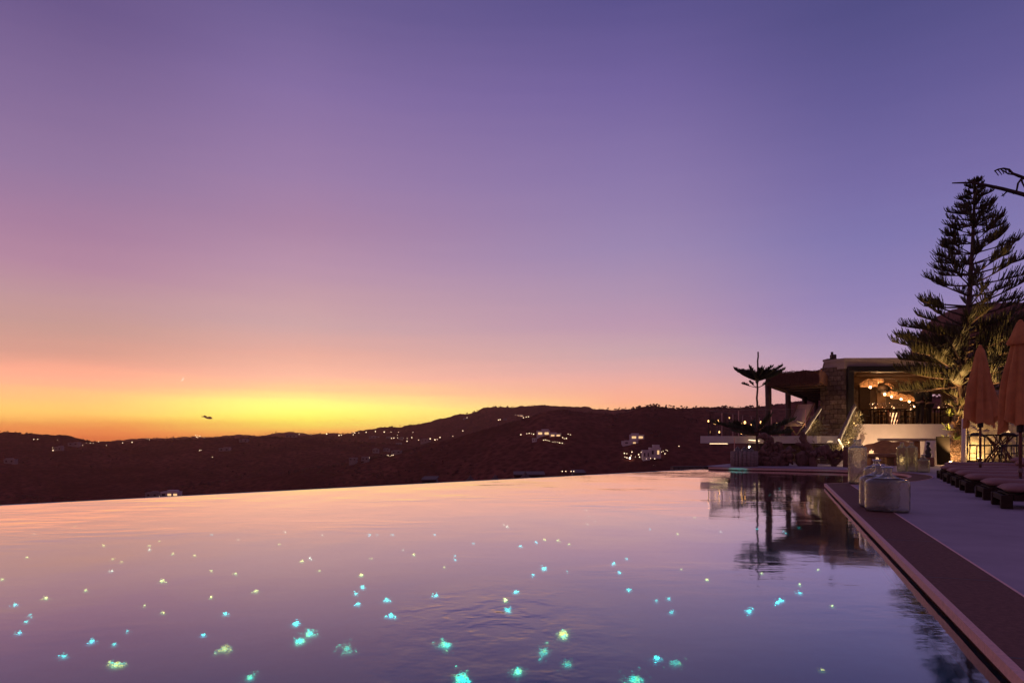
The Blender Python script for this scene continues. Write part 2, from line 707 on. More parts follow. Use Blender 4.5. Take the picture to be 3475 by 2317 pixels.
def hill_material():
    m, nt, N, L = nodes('hill_scrub_earth')
    out = N('ShaderNodeOutputMaterial')
    b = N('ShaderNodeBsdfPrincipled')
    L(b.outputs[0], out.inputs[0])
    tc = N('ShaderNodeTexCoord')
    n1 = N('ShaderNodeTexNoise')
    n1.inputs['Scale'].default_value = .02
    n1.inputs['Detail'].default_value = 8
    n1.inputs['Roughness'].default_value = .7
    L(tc.outputs['Object'], n1.inputs['Vector'])
    n2 = N('ShaderNodeTexVoronoi')
    n2.inputs['Scale'].default_value = .28
    L(tc.outputs['Object'], n2.inputs['Vector'])
    rp = N('ShaderNodeValToRGB')
    rp.color_ramp.elements[0].position = .32
    rp.color_ramp.elements[0].color = (.095, .028, .021, 1)
    rp.color_ramp.elements[1].position = .7
    rp.color_ramp.elements[1].color = (.25, .078, .056, 1)
    L(n1.outputs[0], rp.inputs[0])
    mr = N('ShaderNodeMapRange')
    mr.inputs[1].default_value = .15
    mr.inputs[2].default_value = .75
    L(n2.outputs['Distance'], mr.inputs[0])
    mx = N('ShaderNodeMix')
    mx.data_type = 'RGBA'
    mx.inputs['A'].default_value = (.075, .028, .02, 1)
    L(rp.outputs[0], mx.inputs['B'])
    L(mr.outputs[0], mx.inputs['Factor'])
    L(mx.outputs['Result'], b.inputs['Base Color'])
    b.inputs['Roughness'].default_value = 1
    b.inputs['Specular IOR Level'].default_value = 0
    return m


def water_material():
    m, nt, N, L = nodes('pool_water')
    out = N('ShaderNodeOutputMaterial')
    tc = N('ShaderNodeTexCoord')

    def M(op, a, b=None, c=None):
        n = N('ShaderNodeMath')
        n.operation = op
        for i, q in enumerate((a, b, c)):
            if q is None:
                continue
            if isinstance(q, (int, float)):
                n.inputs[i].default_value = q
            else:
                L(q, n.inputs[i])
        return n.outputs[0]

    def noise(scale, stretch, detail=3, rz=0.0, rough=.5):
        mp = N('ShaderNodeMapping')
        mp.inputs['Scale'].default_value = stretch
        mp.inputs['Rotation'].default_value = (0, 0, rz)
        L(tc.outputs['Object'], mp.inputs[0])
        n = N('ShaderNodeTexNoise')
        n.inputs['Scale'].default_value = scale
        n.inputs['Detail'].default_value = detail
        n.inputs['Roughness'].default_value = rough
        L(mp.outputs[0], n.inputs['Vector'])
        return n.outputs[0]
    # long-exposure water: soft broad swell, fine ripples, patchy breeze
    swell = noise(.5, (1, .55, 1), 2, R(15))
    rip = noise(2.6, (.7, 1.3, 1), 3, R(-12))
    fine = noise(11, (.8, 1.2, 1), 2)
    patch = noise(.33, (.45, 1, 1), 4, R(8), .6)
    pm = N('ShaderNodeMapRange')
    pm.interpolation_type = 'SMOOTHSTEP'
    pm.inputs[1].default_value = .5
    pm.inputs[2].default_value = .68
    L(patch, pm.inputs[0])
    # upwelling of a floor jet in front of the camera
    sep = N('ShaderNodeSeparateXYZ')
    L(tc.outputs['Object'], sep.inputs[0])
    dx = M('SUBTRACT', sep.outputs[0], JET[0])
    dy = M('SUBTRACT', sep.outputs[1], JET[1])
    dist = M('SQRT', M('ADD', M('MULTIPLY', dx, dx), M('MULTIPLY', M('MULTIPLY', dy, dy), .30)))
    jm = N('ShaderNodeMapRange')
    jm.interpolation_type = 'SMOOTHSTEP'
    jm.inputs[1].default_value = .95
    jm.inputs[2].default_value = .25
    L(dist, jm.inputs[0])
    wn = noise(3.0, (1, 1, 1), 3)
    pm2 = N('ShaderNodeMapRange')
    pm2.inputs[1].default_value = .42
    pm2.inputs[2].default_value = .62
    L(noise(1.5, (1, .6, 1), 2), pm2.inputs[0])
    ring = M('SINE', M('ADD', M('MULTIPLY', dist, 30.0), M('MULTIPLY', wn, 22.0)))
    jet = M('MULTIPLY', M('MULTIPLY_ADD', M('MULTIPLY', ring, pm2.outputs[0]), .0016, M('MULTIPLY', wn, .018)), jm.outputs[0])
    h = M('MULTIPLY', swell, .020)
    h = M('ADD', h, M('MULTIPLY', rip, M('MULTIPLY_ADD', pm.outputs[0], .0065, .0012)))
    h = M('ADD', h, M('MULTIPLY', fine, M('MULTIPLY_ADD', pm.outputs[0], .0011, .00025)))
    h = M('ADD', h, jet)
    bp = N('ShaderNodeBump')
    bp.inputs['Strength'].default_value = 1.0
    bp.inputs['Distance'].default_value = 1.0
    L(h, bp.inputs['Height'])
    g = N('ShaderNodeBsdfGlossy')
    g.inputs['Roughness'].default_value = .055
    g.inputs[0].default_value = (1, .97, .95, 1)
    L(bp.outputs[0], g.inputs['Normal'])
    t = N('ShaderNodeBsdfTransparent')
    t.inputs[0].default_value = (.72, .93, .97, 1)
    fr = N('ShaderNodeFresnel')
    fr.inputs[0].default_value = 1.33
    rp = N('ShaderNodeValToRGB')
    e = rp.color_ramp.elements
    e[0].position, e[0].color = 0.0, (.02,) * 3 + (1,)
    e[1].position, e[1].color = .75, (1, 1, 1, 1)
    for p_, v_ in ((.03, .06), (.08, .15), (.134, .25), (.22, .47), (.35, .76), (.5, .96)):
        q = e.new(p_)
        q.color = (v_, v_, v_, 1)
    L(fr.outputs[0], rp.inputs[0])
    fac = rp.outputs[0]
    mx = N('ShaderNodeMixShader')
    L(fac, mx.inputs[0])
    L(t.outputs[0], mx.inputs[1])
    L(g.outputs[0], mx.inputs[2])
    L(mx.outputs[0], out.inputs[0])
    return m


JET = (-0.05, 3.75)
M_ = {}
M_['hill'] = hill_material()
M_['water'] = water_material()
M_['poolfloor'] = pbr('pool_plaster', (.03, .29, .37), .8, .15, 2.0)
M_['deck'] = pbr('deck_microcement', (.36, .285, .33), .75, .17, .9, bump=.12, bscale=30, detail=9)
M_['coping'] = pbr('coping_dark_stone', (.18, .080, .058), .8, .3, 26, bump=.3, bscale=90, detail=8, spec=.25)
M_['lip'] = pbr('coping_edge_sunset_tint', (.78, .44, .36), .6, .15, 40, bump=.2, bscale=120)  # pale stone edge, salmon sunset glow put into its colour
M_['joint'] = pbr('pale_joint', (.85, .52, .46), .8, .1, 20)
M_['stone'] = masonry('coursed_stone', (.12, .078, .060), (.26, .175, .135))
M_['stone_pale'] = pbr('pale_field_stone', (.38, .31, .21), .9, .3, 5, bump=.8, bscale=16, col2=(.50, .42, .30))
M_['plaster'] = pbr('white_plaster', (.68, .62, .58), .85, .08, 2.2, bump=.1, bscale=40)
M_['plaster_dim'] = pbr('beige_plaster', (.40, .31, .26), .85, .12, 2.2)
M_['black'] = pbr('black_metal', (.012, .011, .011), .45, .2, 8)
M_['darkwood'] = pbr('dark_stained_wood', (.030, .015, .010), .75, .45, 7, bump=.2, bscale=20, stretch=(1, 6, 6), spec=.2)
M_['bench'] = pbr('red_brown_wood', (.17, .070, .042), .5, .4, 5, bump=.3, bscale=14, stretch=(1, 5, 5))
M_['warmwood'] = pbr('ceiling_wood', (.20, .105, .055), .5, .35, 4, bump=.2, bscale=12, stretch=(.6, 5, 5))
M_['driftwood'] = pbr('weathered_driftwood', (.15, .075, .055), .85, .5, 4.5, bump=.9, bscale=11, stretch=(2, 1, .7))
M_['greywood'] = pbr('grey_weathered_wood', (.25, .185, .165), .8, .35, 6, bump=.5, bscale=16, stretch=(1, 1, 4))
M_['rail'] = pbr('handrail_branch', (.19, .135, .125), .75, .25, 9, bump=.4, bscale=14)
M_['thatch'] = pbr('reed_thatch', (.21, .095, .055), .95, .5, 9, bump=1.0, bscale=24, stretch=(4, 4, .6))
M_['bark'] = pbr('pine_bark', (.10, .06, .045), .9, .4, 8, bump=.8, bscale=22, stretch=(1, 1, .5))
M_['needle'] = pbr('pine_needle', (.058, .050, .016), .6, .35, 3, trans=.15)
M_['needle_dark'] = pbr('young_pine_needle', (.040, .050, .022), .6, .35, 3)
M_['fern'] = pbr('fern_frond', (.11, .13, .025), .55, .3, 5, trans=.3)
M_['creeper'] = pbr('dry_creeper', (.20, .17, .09), .8, .4, 9)
M_['ivy'] = pbr('dry_leaf_cover', (.26, .15, .10), .8, .5, 12)
M_['canvas'] = pbr('terracotta_canvas', (.68, .275, .095), .85, .16, 4, bump=.25, bscale=60, trans=.25)
M_['cushion'] = pbr('mauve_cushion', (.30, .165, .150), .95, .10, 5, bump=.25, bscale=26)
M_['sling'] = pbr('deckchair_canvas', (.62, .44, .34), .9, .1, 5)
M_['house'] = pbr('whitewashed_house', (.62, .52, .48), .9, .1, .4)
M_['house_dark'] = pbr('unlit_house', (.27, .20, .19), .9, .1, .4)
M_['bark_dry'] = pbr('dry_stalk', (.05, .028, .02), .85, .4, 8, bump=.5)
M_['panel_black'] = pbr('matt_black_panel', (.006, .005, .005), 1.0, .1, 4, spec=0.0)
M_['cloth_dark'] = pbr('dark_cloth', (.012, .010, .012), .85, .2, 8)
M_['trousers'] = pbr('charcoal_trousers', (.02, .016, .018), .85, .2, 8)
M_['skin'] = pbr('skin', (.40, .22, .15), .5, .08, 6)
M_['hair'] = pbr('dark_hair', (.012, .008, .006), .6, .3, 20)
M_['scrub'] = pbr('hill_scrub', (.085, .030, .021), 1, .4, .3)
M_['cloudm'] = pbr('smoky_cloud', (.22, .12, .08), 1, .2, .1)
M_['glass'] = glassy('railing_glass', (.92, .93, .94), .0, ior=1.22)
M_['wineglass'] = glassy('wine_glass', (.9, .88, .85), .12, rough=.05)
M_['bottle'] = bottle_glass('hammered_bottle_glass', (.97, .985, .97))
M_['bottle_green'] = bottle_glass('greenish_bottle_glass', (.95, .97, .88))
M_['bulb'] = emit('warm_bulb', (1.0, .62, .28), 26, 'NONE')
M_['candle'] = emit('candle_flame', (1.0, .48, .15), 5, 'NONE')
M_['glow'] = emit('candle_wax_glow', (1.0, .52, .24), 2.2, 'NONE')
M_['led'] = emit('led_strip', (1.0, .70, .38), 3.2, 'NONE')
M_['ledsoft'] = emit('led_strip_soft', (1.0, .66, .36), .7, 'NONE')
M_['lamp'] = emit('village_lamp', (1.0, .70, .42), 4.5, 'NONE')
M_['lampw'] = emit('village_lamp_white', (1.0, .86, .70), 12, 'NONE')
M_['winlit'] = emit('lit_window', (1.0, .60, .28), 1.1, 'NONE')
M_['wick'] = pbr('wicker', (.46, .27, .15), .7, .3, 12, bump=.4, trans=.3)
M_['shed'] = pbr('dim_shed_roof', (.13, .085, .075), .9, .2, 1)
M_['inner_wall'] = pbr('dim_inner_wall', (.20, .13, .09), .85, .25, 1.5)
M_['wickdark'] = pbr('dark_wicker', (.07, .04, .025), .7, .3, 12, bump=.4)
M_['star_c'] = star_material('turquoise_fibre_light', (.02, .95, .80), (.05, .60, .95))
M_['star_y'] = star_material('yellow_fibre_light', (.95, .85, .20), (.45, .95, .35))
M_['star_big_c'] = star_material('large_turquoise_fibre_light', (.01, .80, .62), (.25, .85, .30), 3.4, 13, .60, .78)
M_['star_big_y'] = star_material('large_yellow_fibre_light', (.70, .68, .12), (.10, .80, .55), 2.8, 13, .60, .78)
M_['star_w'] = star_material('pale_fibre_light', (.80, .95, .70), (.95, .85, .60))
M_['fabric_red'] = pbr('red_napkin', (.45, .08, .05), .9, .1, 5)


def lamp_light(name, loc, watts, col=(1, .58, .26), rad=.05, parent=None, spot=None, direction=None):
    d = bpy.data.lights.new(name, 'SPOT' if spot else 'POINT')
    d.energy = watts
    d.color = col
    d.shadow_soft_size = rad
    o = bpy.data.objects.new(name, d)
    o.location = loc
    if spot:
        d.spot_size = R(spot)
        d.spot_blend = .6
        o.rotation_euler = Vector(direction).to_track_quat('-Z', 'Y').to_euler()
    C.objects.link(o)
    if parent is not None:
        o.parent = parent
    return o


# ------------------------------------------------------------------ terrain
UC = Vector((math.sin(R(21.3)), math.cos(R(21.3))))          # coping direction
INF0, INF1 = Vector((-26.0, -4.4)), Vector((6.75, 23.75))     # infinity edge
IT = (INF1 - INF0).normalized()
INN = Vector((-IT.y, IT.x))

HILLS = [
    # crest distance, front run, profile in the photo
    (430, 240, [(-1200, 1760), (0, 1700), (600, 1650), (900, 1610), (1200, 1560), (1400, 1520), (1542, 1486), (1674, 1446), (1789, 1415), (1846, 1395), (1915, 1388),
                (1990, 1397), (2076, 1400), (2133, 1389), (2179, 1373), (2219, 1369), (2294, 1376), (2363, 1377), (2458, 1375), (2515, 1377), (2563, 1375),
                (2627, 1370), (2668, 1367), (2700, 1359), (2722, 1360), (2754, 1356), (2900, 1345), (3200, 1335), (3600, 1340), (5200, 1400)]),
    (640, 330, [(-1200, 1430), (-300, 1445), (0, 1460), (51, 1462), (77, 1468), (102, 1466), (128, 1472), (168, 1477), (204, 1474), (230, 1479), (276, 1487), (316, 1495),
                (352, 1499), (460, 1492), (536, 1488), (650, 1486), (800, 1481), (900, 1478), (1000, 1482), (1100, 1486), (1300, 1500), (1542, 1530), (2000, 1560), (5200, 1600)]),
    (980, 420, [(-1200, 1600), (900, 1500), (1000, 1482), (1100, 1468), (1157, 1468), (1243, 1457), (1301, 1447), (1358, 1443), (1416, 1438), (1473, 1428), (1548, 1409), (1617, 1392), (1645, 1380),
                (1674, 1374), (1691, 1378), (1777, 1376), (1823, 1370), (1875, 1376), (1932, 1379), (2018, 1384), (2087, 1383), (2162, 1379), (2400, 1390), (5200, 1420)]),
    (1500, 500, [(-1200, 1510), (0, 1505), (316, 1499), (388, 1492), (459, 1485), (561, 1481), (663, 1476), (714, 1478), (791, 1475), (878, 1473), (905, 1466), (944, 1462), (995, 1464), (1071, 1468),
                 (1200, 1468), (1300, 1475), (1500, 1480), (5200, 1480)]),
]
HP = [(Yc, w, [p[0] for p in pr], [p[1] for p in pr]) for Yc, w, pr in HILLS]
FLOOR = -58.0


def ground_h(X, Y):
    X = np.asarray(X, float)
    Y = np.asarray(Y, float)
    d = (X - INF1.x) * INN.x + (Y - INF1.y) * INN.y
    near = np.where(d < 1.0, -1.6, -1.6 - .34 * (d - 1.0))
    near = np.where((X > 5) & (Y > 20) & (Y < 48) & (d < 7), -1.6 - .12 * np.clip(d - 1, 0, 9), near)
    h = np.maximum(near, FLOOR + 4 * np.sin(X * .021) * np.cos(Y * .017))
    px = X / np.maximum(Y, 1) * F + HX
    for Yc, w, xs, ys in HP:
        zc = CAMZ + (HY - np.interp(px, xs, ys)) / F * Yc
        s = np.clip((Y - (Yc - w)) / w, 0, 1)
        front = FLOOR + (zc - FLOOR) * s
        back = zc - (Y - Yc) * .16
        h = np.maximum(h, np.where(Y <= Yc, front, back))
    return h


def fbm(x, y, seed):
    r = np.random.RandomState(seed)
    out = np.zeros_like(x)
    amp = 1.0
    fr = 1.0
    for o in range(4):
        for k in range(5):
            a = r.rand() * 2 * PI
            f = fr * (0.7 + .6 * r.rand())
            out += amp * np.sin((x * math.cos(a) + y * math.sin(a)) * f + r.rand() * 6.28) / 2.2
        amp *= .5
        fr *= 2.1
    return out


def terrain():
    px = np.concatenate([np.arange(-1100, -60, 40), np.arange(-60, 3560, 5), np.arange(3560, 4700, 40)]).astype(float)
    Ys = [9.0]
    while Ys[-1] < 2100:
        y = Ys[-1]
        Ys.append(y + max(1.2, y * (.016 if 150 < y < 1100 else .03)))
    Ys = np.array(Ys)
    P, Yg = np.meshgrid(px, Ys)
    X = (P - HX) / F * Yg
    Z = ground_h(X, Yg)
    far = np.clip((Yg - 60) / 200, 0, 1)
    Z = Z + far * (1.0 * fbm(X * .055, Yg * .055, 3) + .55 * fbm(X * .25, Yg * .25, 5)) * np.clip(Yg / 600, .5, 1.6)
    ny, nx = X.shape
    V = np.stack([X, Yg, Z], -1).reshape(-1, 3)
    i = np.arange(ny - 1)[:, None] * nx + np.arange(nx - 1)[None, :]
    Q = np.stack([i, i + 1, i + 1 + nx, i + nx], -1).reshape(-1, 4)
    me = bpy.data.meshes.new('hills')
    me.vertices.add(len(V))
    me.vertices.foreach_set('co', V.ravel())
    me.loops.add(Q.size)
    me.loops.foreach_set('vertex_index', Q.ravel())
    me.polygons.add(len(Q))
    me.polygons.foreach_set('loop_start', np.arange(0, Q.size, 4))
    me.polygons.foreach_set('loop_total', np.full(len(Q), 4))
    me.update()
    me.validate()
    me.materials.append(M_['hill'])
    o = bpy.data.objects.new('hills', me)
    C.objects.link(o)
    tag(o, 'dark scrub covered hills rolling up to the sunset skyline', 'hills', kind='structure')
    b = MB()
    b.prism([(-7000, -3000), (7000, -3000), (7000, 9000), (-7000, 9000)], -64, -61)
    tag(b.build('valley_ground', M_['hill']), kind='structure')
    # scrub: countless bushes as one mass
    b = MB()
    r = random.Random(5)
    n = 0
    vs, fs = [], []
    while n < 9000:
        pxx = r.uniform(-80, 3500)
        Yc = r.choice([430, 430, 430, 640, 640, 980, 980, 1500])
        y = Yc * (1.0 - abs(r.gauss(0, .22))) if r.random() < .75 else Yc * r.uniform(.985, 1.0)
        if y < 150:
            continue
        x = (pxx - HX) / F * y
        s = r.uniform(.4, 1.2) * (.45 + y / 1500)
        z = float(ground_h(x, y)) - .45 * s
        base = len(vs)
        k = 5
        rot = r.random() * 6
        for ring, (rr, zz) in enumerate(((1.0, -.3), (1.05, .35), (.55, .85))):
            for q in range(k):
                th = rot + 2 * PI * (q + .5 * ring) / k
                j = r.uniform(.75, 1.25)
                vs.append((x + math.cos(th) * rr * s * j, y + math.sin(th) * rr * s * j, z + zz * s * r.uniform(.8, 1.2)))
        for ring in range(2):
            for q in range(k):
                a0, a1 = base + ring * k + q, base + ring * k + (q + 1) % k
                fs.append((a0, a1, a1 + k, a0 + k))
        fs.append(tuple(base + 2 * k + q for q in range(k)))
        n += 1
    b.v, b.f = vs, fs
    tag(b.build('hillside_scrub', M_['scrub']), 'dark low scrub covering the hillsides', 'scrub', kind='stuff')


terrain()


def hit(px, py):
    """first terrain point on the ray through a photo pixel"""
    y = np.geomspace(120, 2000, 3000)
    x = (px - HX) / F * y
    zr = CAMZ + (HY - py) / F * y
    g = ground_h(x, y)
    k = np.argmax(g >= zr)
    if not g[k] >= zr[k]:
        for Yc, w, xs, ys in HP:
            pass
        k = int(np.argmin(zr - g))
    return Vector((float(x[k]), float(y[k]), float(g[k])))


# ------------------------------------------------------------------ pool, coping, deck
WZ = -0.08
W0 = Vector((6.87, 14.95)) - UC * 18.0
P1 = Vector((6.87, 14.95))
BAY = [P1, Vector((7.7, 15.35)), Vector((8.7, 15.95)), Vector((9.6, 16.75)), Vector((10.35, 17.7)), Vector((10.8, 18.7)), Vector((10.85, 19.7)), Vector((10.55, 20.7)),
       Vector((9.9, 21.45)), Vector((8.6, 22.2)), Vector((7.3, 22.85)), Vector((6.75, 23.4))]


def smooth_line(pts, n=4):
    out = []
    for i in range(len(pts) - 1):
        p0, p1, p2, p3 = pts[max(i - 1, 0)], pts[i], pts[i + 1], pts[min(i + 2, len(pts) - 1)]
        for k in range(n):
            t = k / n
            out.append(.5 * ((2 * p1) + (p2 - p0) * t + (2 * p0 - 5 * p1 + 4 * p2 - p3) * t * t + (3 * p1 - p0 - 3 * p2 + p3) * t ** 3))
    out.append(pts[-1])
    return out


BAYS = smooth_line(BAY, 4)
INNER = [W0] + BAYS          # waterline from near end, round the bay, to the far corner


def offset(line, d):
    out = []
    for i, p in enumerate(line):
        a = (line[i] - line[i - 1]).normalized() if i else None
        b = (line[i + 1] - line[i]).normalized() if i < len(line) - 1 else None
        if a is None:
            a = b
        if b is None:
            b = a
        na, nb = Vector((a.y, -a.x)), Vector((b.y, -b.x))
        n = (na + nb)
        if n.length < 1e-6:
            n = na
        n.normalize()
        k = 1 / max(.5, n.dot(na))
        out.append(p + n * d * k)
    return out


def ribbon(l0, l1, z0, z1):
    """closed strip between two polylines"""
    b = MB()
    n = len(l0)
    vs = [(p.x, p.y, z1) for p in l0] + [(p.x, p.y, z1) for p in l1] + [(p.x, p.y, z0) for p in l0] + [(p.x, p.y, z0) for p in l1]
    fs = []
    for i in range(n - 1):
        fs.append((i, i + n, i + n + 1, i + 1))
        fs.append((i + 2 * n, i + 1 + 2 * n, i + 1 + 3 * n, i + 3 * n))
        fs.append((i, i + 1, i + 1 + 2 * n, i + 2 * n))
        fs.append((i + n, i + 3 * n, i + 1 + 3 * n, i + 1 + n))
    fs.append((0, 2 * n, 3 * n, n))
    fs.append((n - 1, 2 * n - 1, 4 * n - 1, 3 * n - 1))
    b.add(vs, fs)
    return b


def pool():
    b = MB()
    poly = [(p.x, p.y) for p in INNER] + [(INF1.x, INF1.y), (INF0.x, INF0.y)]
    n = len(poly)
    b.add([(x, y, WZ) for x, y in poly], [tuple(range(n))])
    o = b.build('pool_water', M_['water'])
    tag(o, 'still infinity pool water mirroring the dusk sky', 'water', kind='structure')
    # sloping pool floor and wall
    b = MB()
    b.add([(x, y, floor_z(y)) for x, y in poly], [tuple(range(n))])
    ring = len(INNER)
    vs = [(p.x, p.y, -.056) for p in INNER] + [(p.x, p.y, floor_z(p.y) - .02) for p in INNER]
    b.add(vs, [(i, i + 1, i + 1 + ring, i + ring) for i in range(ring - 1)])
    tag(b.build('pool_basin', M_['poolfloor']), kind='structure')
    # weir wall under the overflowing edge
    e0, e1 = INF0, INF1
    q = [e0, e1, e1 + INN * .22, e0 + INN * .22]
    b = MB()
    b.prism([(p.x, p.y) for p in q], -3.2, WZ - .006)
    tag(b.build('pool_weir_wall', M_['poolfloor']), kind='structure')
    # coping: dark slab, pale edge strip with sunset glow in its colour, pale joint, deck
    l_in, l_a, l_out, l_j = offset(INNER, -.025), INNER, offset(INNER, .47), offset(INNER, .488)
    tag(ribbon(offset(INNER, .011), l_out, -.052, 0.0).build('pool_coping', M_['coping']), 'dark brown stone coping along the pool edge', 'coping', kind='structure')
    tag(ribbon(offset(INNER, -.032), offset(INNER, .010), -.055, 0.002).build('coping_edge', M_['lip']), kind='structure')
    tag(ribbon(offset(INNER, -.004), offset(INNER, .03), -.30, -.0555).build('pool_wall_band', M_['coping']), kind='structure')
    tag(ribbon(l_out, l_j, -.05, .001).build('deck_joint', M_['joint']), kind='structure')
    # slab joints across the coping
    b = MB()
    for k in range(0, 12):
        p = W0 + UC * (18.0 - 1.0 - k * 1.95)
        nn = Vector((UC.y, -UC.x))
        a, c = p + nn * .012, p + nn * .468
        w = UC * .007
        b.add([(a.x - w.x, a.y - w.y, .0012), (c.x - w.x, c.y - w.y, .0012), (c.x + w.x, c.y + w.y, .0012), (a.x + w.x, a.y + w.y, .0012)], [(0, 1, 2, 3)])
    tag(b.build('coping_joint_line', M_['black']), kind='structure')
    b = MB()
    out = [(p.x, p.y) for p in offset(INNER, .4885)]
    out += [(7.0, 24.6), (9.4, 27.9), (13.2, 34), (20, 50), (60, 50), (60, -4)]
    m = len(out)
    b.add([(x, y, -.006) for x, y in out], [tuple(range(m))])
    b.add([(x, y, -.5) for x, y in out], [tuple(range(m))])
    tag(b.build('pool_deck', M_['deck']), 'mauve grey microcement sun deck beside the pool', 'deck', kind='structure')
    # dark retaining edge of the far left corner
    b = MB()
    a, c = Vector((6.35, 24.15)), Vector((7.6, 24.9))
    b.box((6.9, 24.9, -.46), (2.2, .4, .86), R(5), .03)
    tag(b.build('garden_wall', M_['stone']), 'low dark wall edging the far end of the infinity pool', 'wall')


def floor_z(y):
    return -.44 + .0145 * y


pool()


# ------------------------------------------------------------------ star lights in the pool floor
def star_mesh():
    b = MB()
    n = 28
    r = random.Random(3)
    b.add([(math.cos(2 * PI * k / n), math.sin(2 * PI * k / n), 0) for k in range(n)], [tuple(range(n))])
    return b


def stars():
    L_ = [(500, 165, 's', 'y'), (232, 215, 's', 'w'), (175, 372, 's', 'y'), (690, 292, 's', 'y'), (1062, 263, 's', 'y'), (993, 292, 's', 'y'), (995, 317, 's', 'w'), (1148, 346, 's', 'y'),
          (1293, 358, 's', 'y'), (1408, 220, 's', 'c'), (1583, 254, 's', 'w'), (1895, 203, 's', 'w'), (2142, 222, 's', 'w'), (1860, 283, 's', 'y'), (752, 380, 's', 'y'), (806, 402, 'n', 'y'),
          (742, 461, 's', 'w'), (1403, 461, 's', 'y'), (1565, 481, 's', 'y'), (2008, 397, 's', 'y'), (2062, 377, 's', 'w'), (2124, 462, 's', 'y'), (12, 517, 'n', 'y'), (1076, 528, 'n', 'y'),
          (567, 589, 'n', 'y'), (305, 640, 'n', 'y'), (1700, 597, 'n', 'y'), (1405, 634, 's', 'y'), (100, 685, 'n', 'c'), (963, 688, 's', 'y'), (1086, 739, 'n', 'y'), (1502, 747, 'n', 'c'),
          (198, 757, 'n', 'c'), (170, 797, 'n', 'c'), (125, 873, 'n', 'c'), (846, 860, 'n', 'c'), (1353, 884, 'n', 'c'), (612, 927, 'm', 'c'), (761, 949, 'n', 'c'), (421, 1028, 'm', 'c'),
          (1493, 984, 'b', 'y'), (770, 1088, 'b', 'y'), (1970, 810, 'm', 'c'), (2055, 878, 'b', 'c'), (1995, 925, 'b', 'c'), (1660, 1172, 'b', 'c')]
    R_ = [(205, 222, 's', 'c'), (257, 222, 's', 'c'), (358, 223, 's', 'c'), (637, 221, 's', 'c'), (895, 281, 's', 'c'), (1207, 297, 's', 'c'), (1315, 273, 's', 'c'), (1368, 253, 's', 'y'),
          (1455, 260, 's', 'y'), (1533, 283, 's', 'y'), (428, 320, 's', 'w'), (498, 352, 's', 'y'), (217, 380, 's', 'y'), (771, 360, 's', 'c'), (772, 387, 's', 'c'), (704, 436, 's', 'y'),
          (148, 487, 'n', 'y'), (155, 568, 'n', 'c'), (113, 613, 'n', 'c'), (126, 682, 'n', 'c'), (318, 656, 'm', 'c'), (645, 623, 'n', 'c'), (344, 755, 'm', 'c'), (1175, 602, 'n', 'c'),
          (1107, 656, 'n', 'y'), (1130, 722, 'm', 'c'), (1294, 487, 's', 'c'), (1363, 445, 'n', 'c'), (1517, 463, 's', 'c'), (1825, 411, 'n', 'c'), (1916, 381, 'n', 'c'), (1867, 471, 's', 'c'),
          (1933, 587, 'n', 'c'), (2110, 655, 'n', 'c'), (2195, 646, 'n', 'c'), (2216, 732, 'n', 'c'), (2278, 453, 's', 'y'), (705, 948, 'b', 'c'), (1488, 890, 'b', 'y'), (1368, 992, 'b', 'c'),
          (1513, 1080, 'b', 'c'), (1195, 1130, 'b', 'c'), (810, 1178, 'h', 'c'), (2122, 1040, 'm', 'c'), (2240, 1073, 'b', 'c'), (1965, 1180, 'h', 'c'), (50, 978, 'b', 'c'), (1645, 60, 's', 'w'),
          (1120, 168, 's', 'w'), (1098, 153, 's', 'w'), (1665, 100, 's', 'w'), (1705, 133, 's', 'w'), (1655, 151, 's', 'w'), (2068, 184, 's', 'c'), (2253, 217, 's', 'y')]
    T_ = [(575, 1175, 's', 'y'), (1113, 1115, 's', 'y'), (1675, 1078, 's', 'y'), (1490, 1223, 's', 'y'), (1490, 1303, 'n', 'c'), (1310, 1383, 'n', 'c'), (1272, 1397, 'n', 'c'), (998, 1490, 'm', 'c'),
          (1815, 1433, 's', 'y'), (1485, 665, 's', 'c'), (1355, 717, 's', 'c'), (1330, 697, 's', 'c'), (1065, 677, 's', 'c'), (978, 575, 's', 'c'), (713, 705, 's', 'w'), (455, 568, 's', 'y'),
          (1293, 272, 's', 'c'), (1295, 295, 's', 'c'), (1197, 343, 's', 'c'), (862, 112, 'l', 'c'), (1720, 143, 'l', 'c'), (1315, 153, 's', 'c'), (710, 138, 's', 'c'), (1372, 155, 's', 'c'),
          (945, 122, 's', 'c'), (1755, 172, 's', 'c'), (1714, 2064, 'n', 'y')]
    pts = [(x * .5102, 1700 + y * .5102, s, c) for x, y, s, c in L_] + [(1150 + x * .5102, 1700 + y * .5102, s, c) for x, y, s, c in R_]
    pts += [(2200 + x * .3444, 1560 + y * .3444, s, c) for x, y, s, c in T_]
    pts.sort(key=lambda p: -p[1])
    protos = {k: star_mesh().build('star_light', M_['star_' + {'C': 'big_c', 'Y': 'big_y'}.get(k, k)]) for k in 'cywCY'}
    used = set()
    ORD = ['first', 'second', 'third', 'fourth', 'fifth', 'sixth', 'seventh', 'eighth', 'ninth', 'tenth', 'eleventh', 'twelfth', 'thirteenth', 'fourteenth', 'fifteenth']
    rows = [pts[i:i + 13] for i in range(0, len(pts), 13)]
    colname = {'c': 'turquoise', 'y': 'yellow', 'w': 'pale'}
    sizename = {'s': 'tiny', 'n': 'small', 'm': 'bright', 'b': 'large shimmering', 'h': 'largest glittering', 'l': 'thin streak of a'}
    i = 0
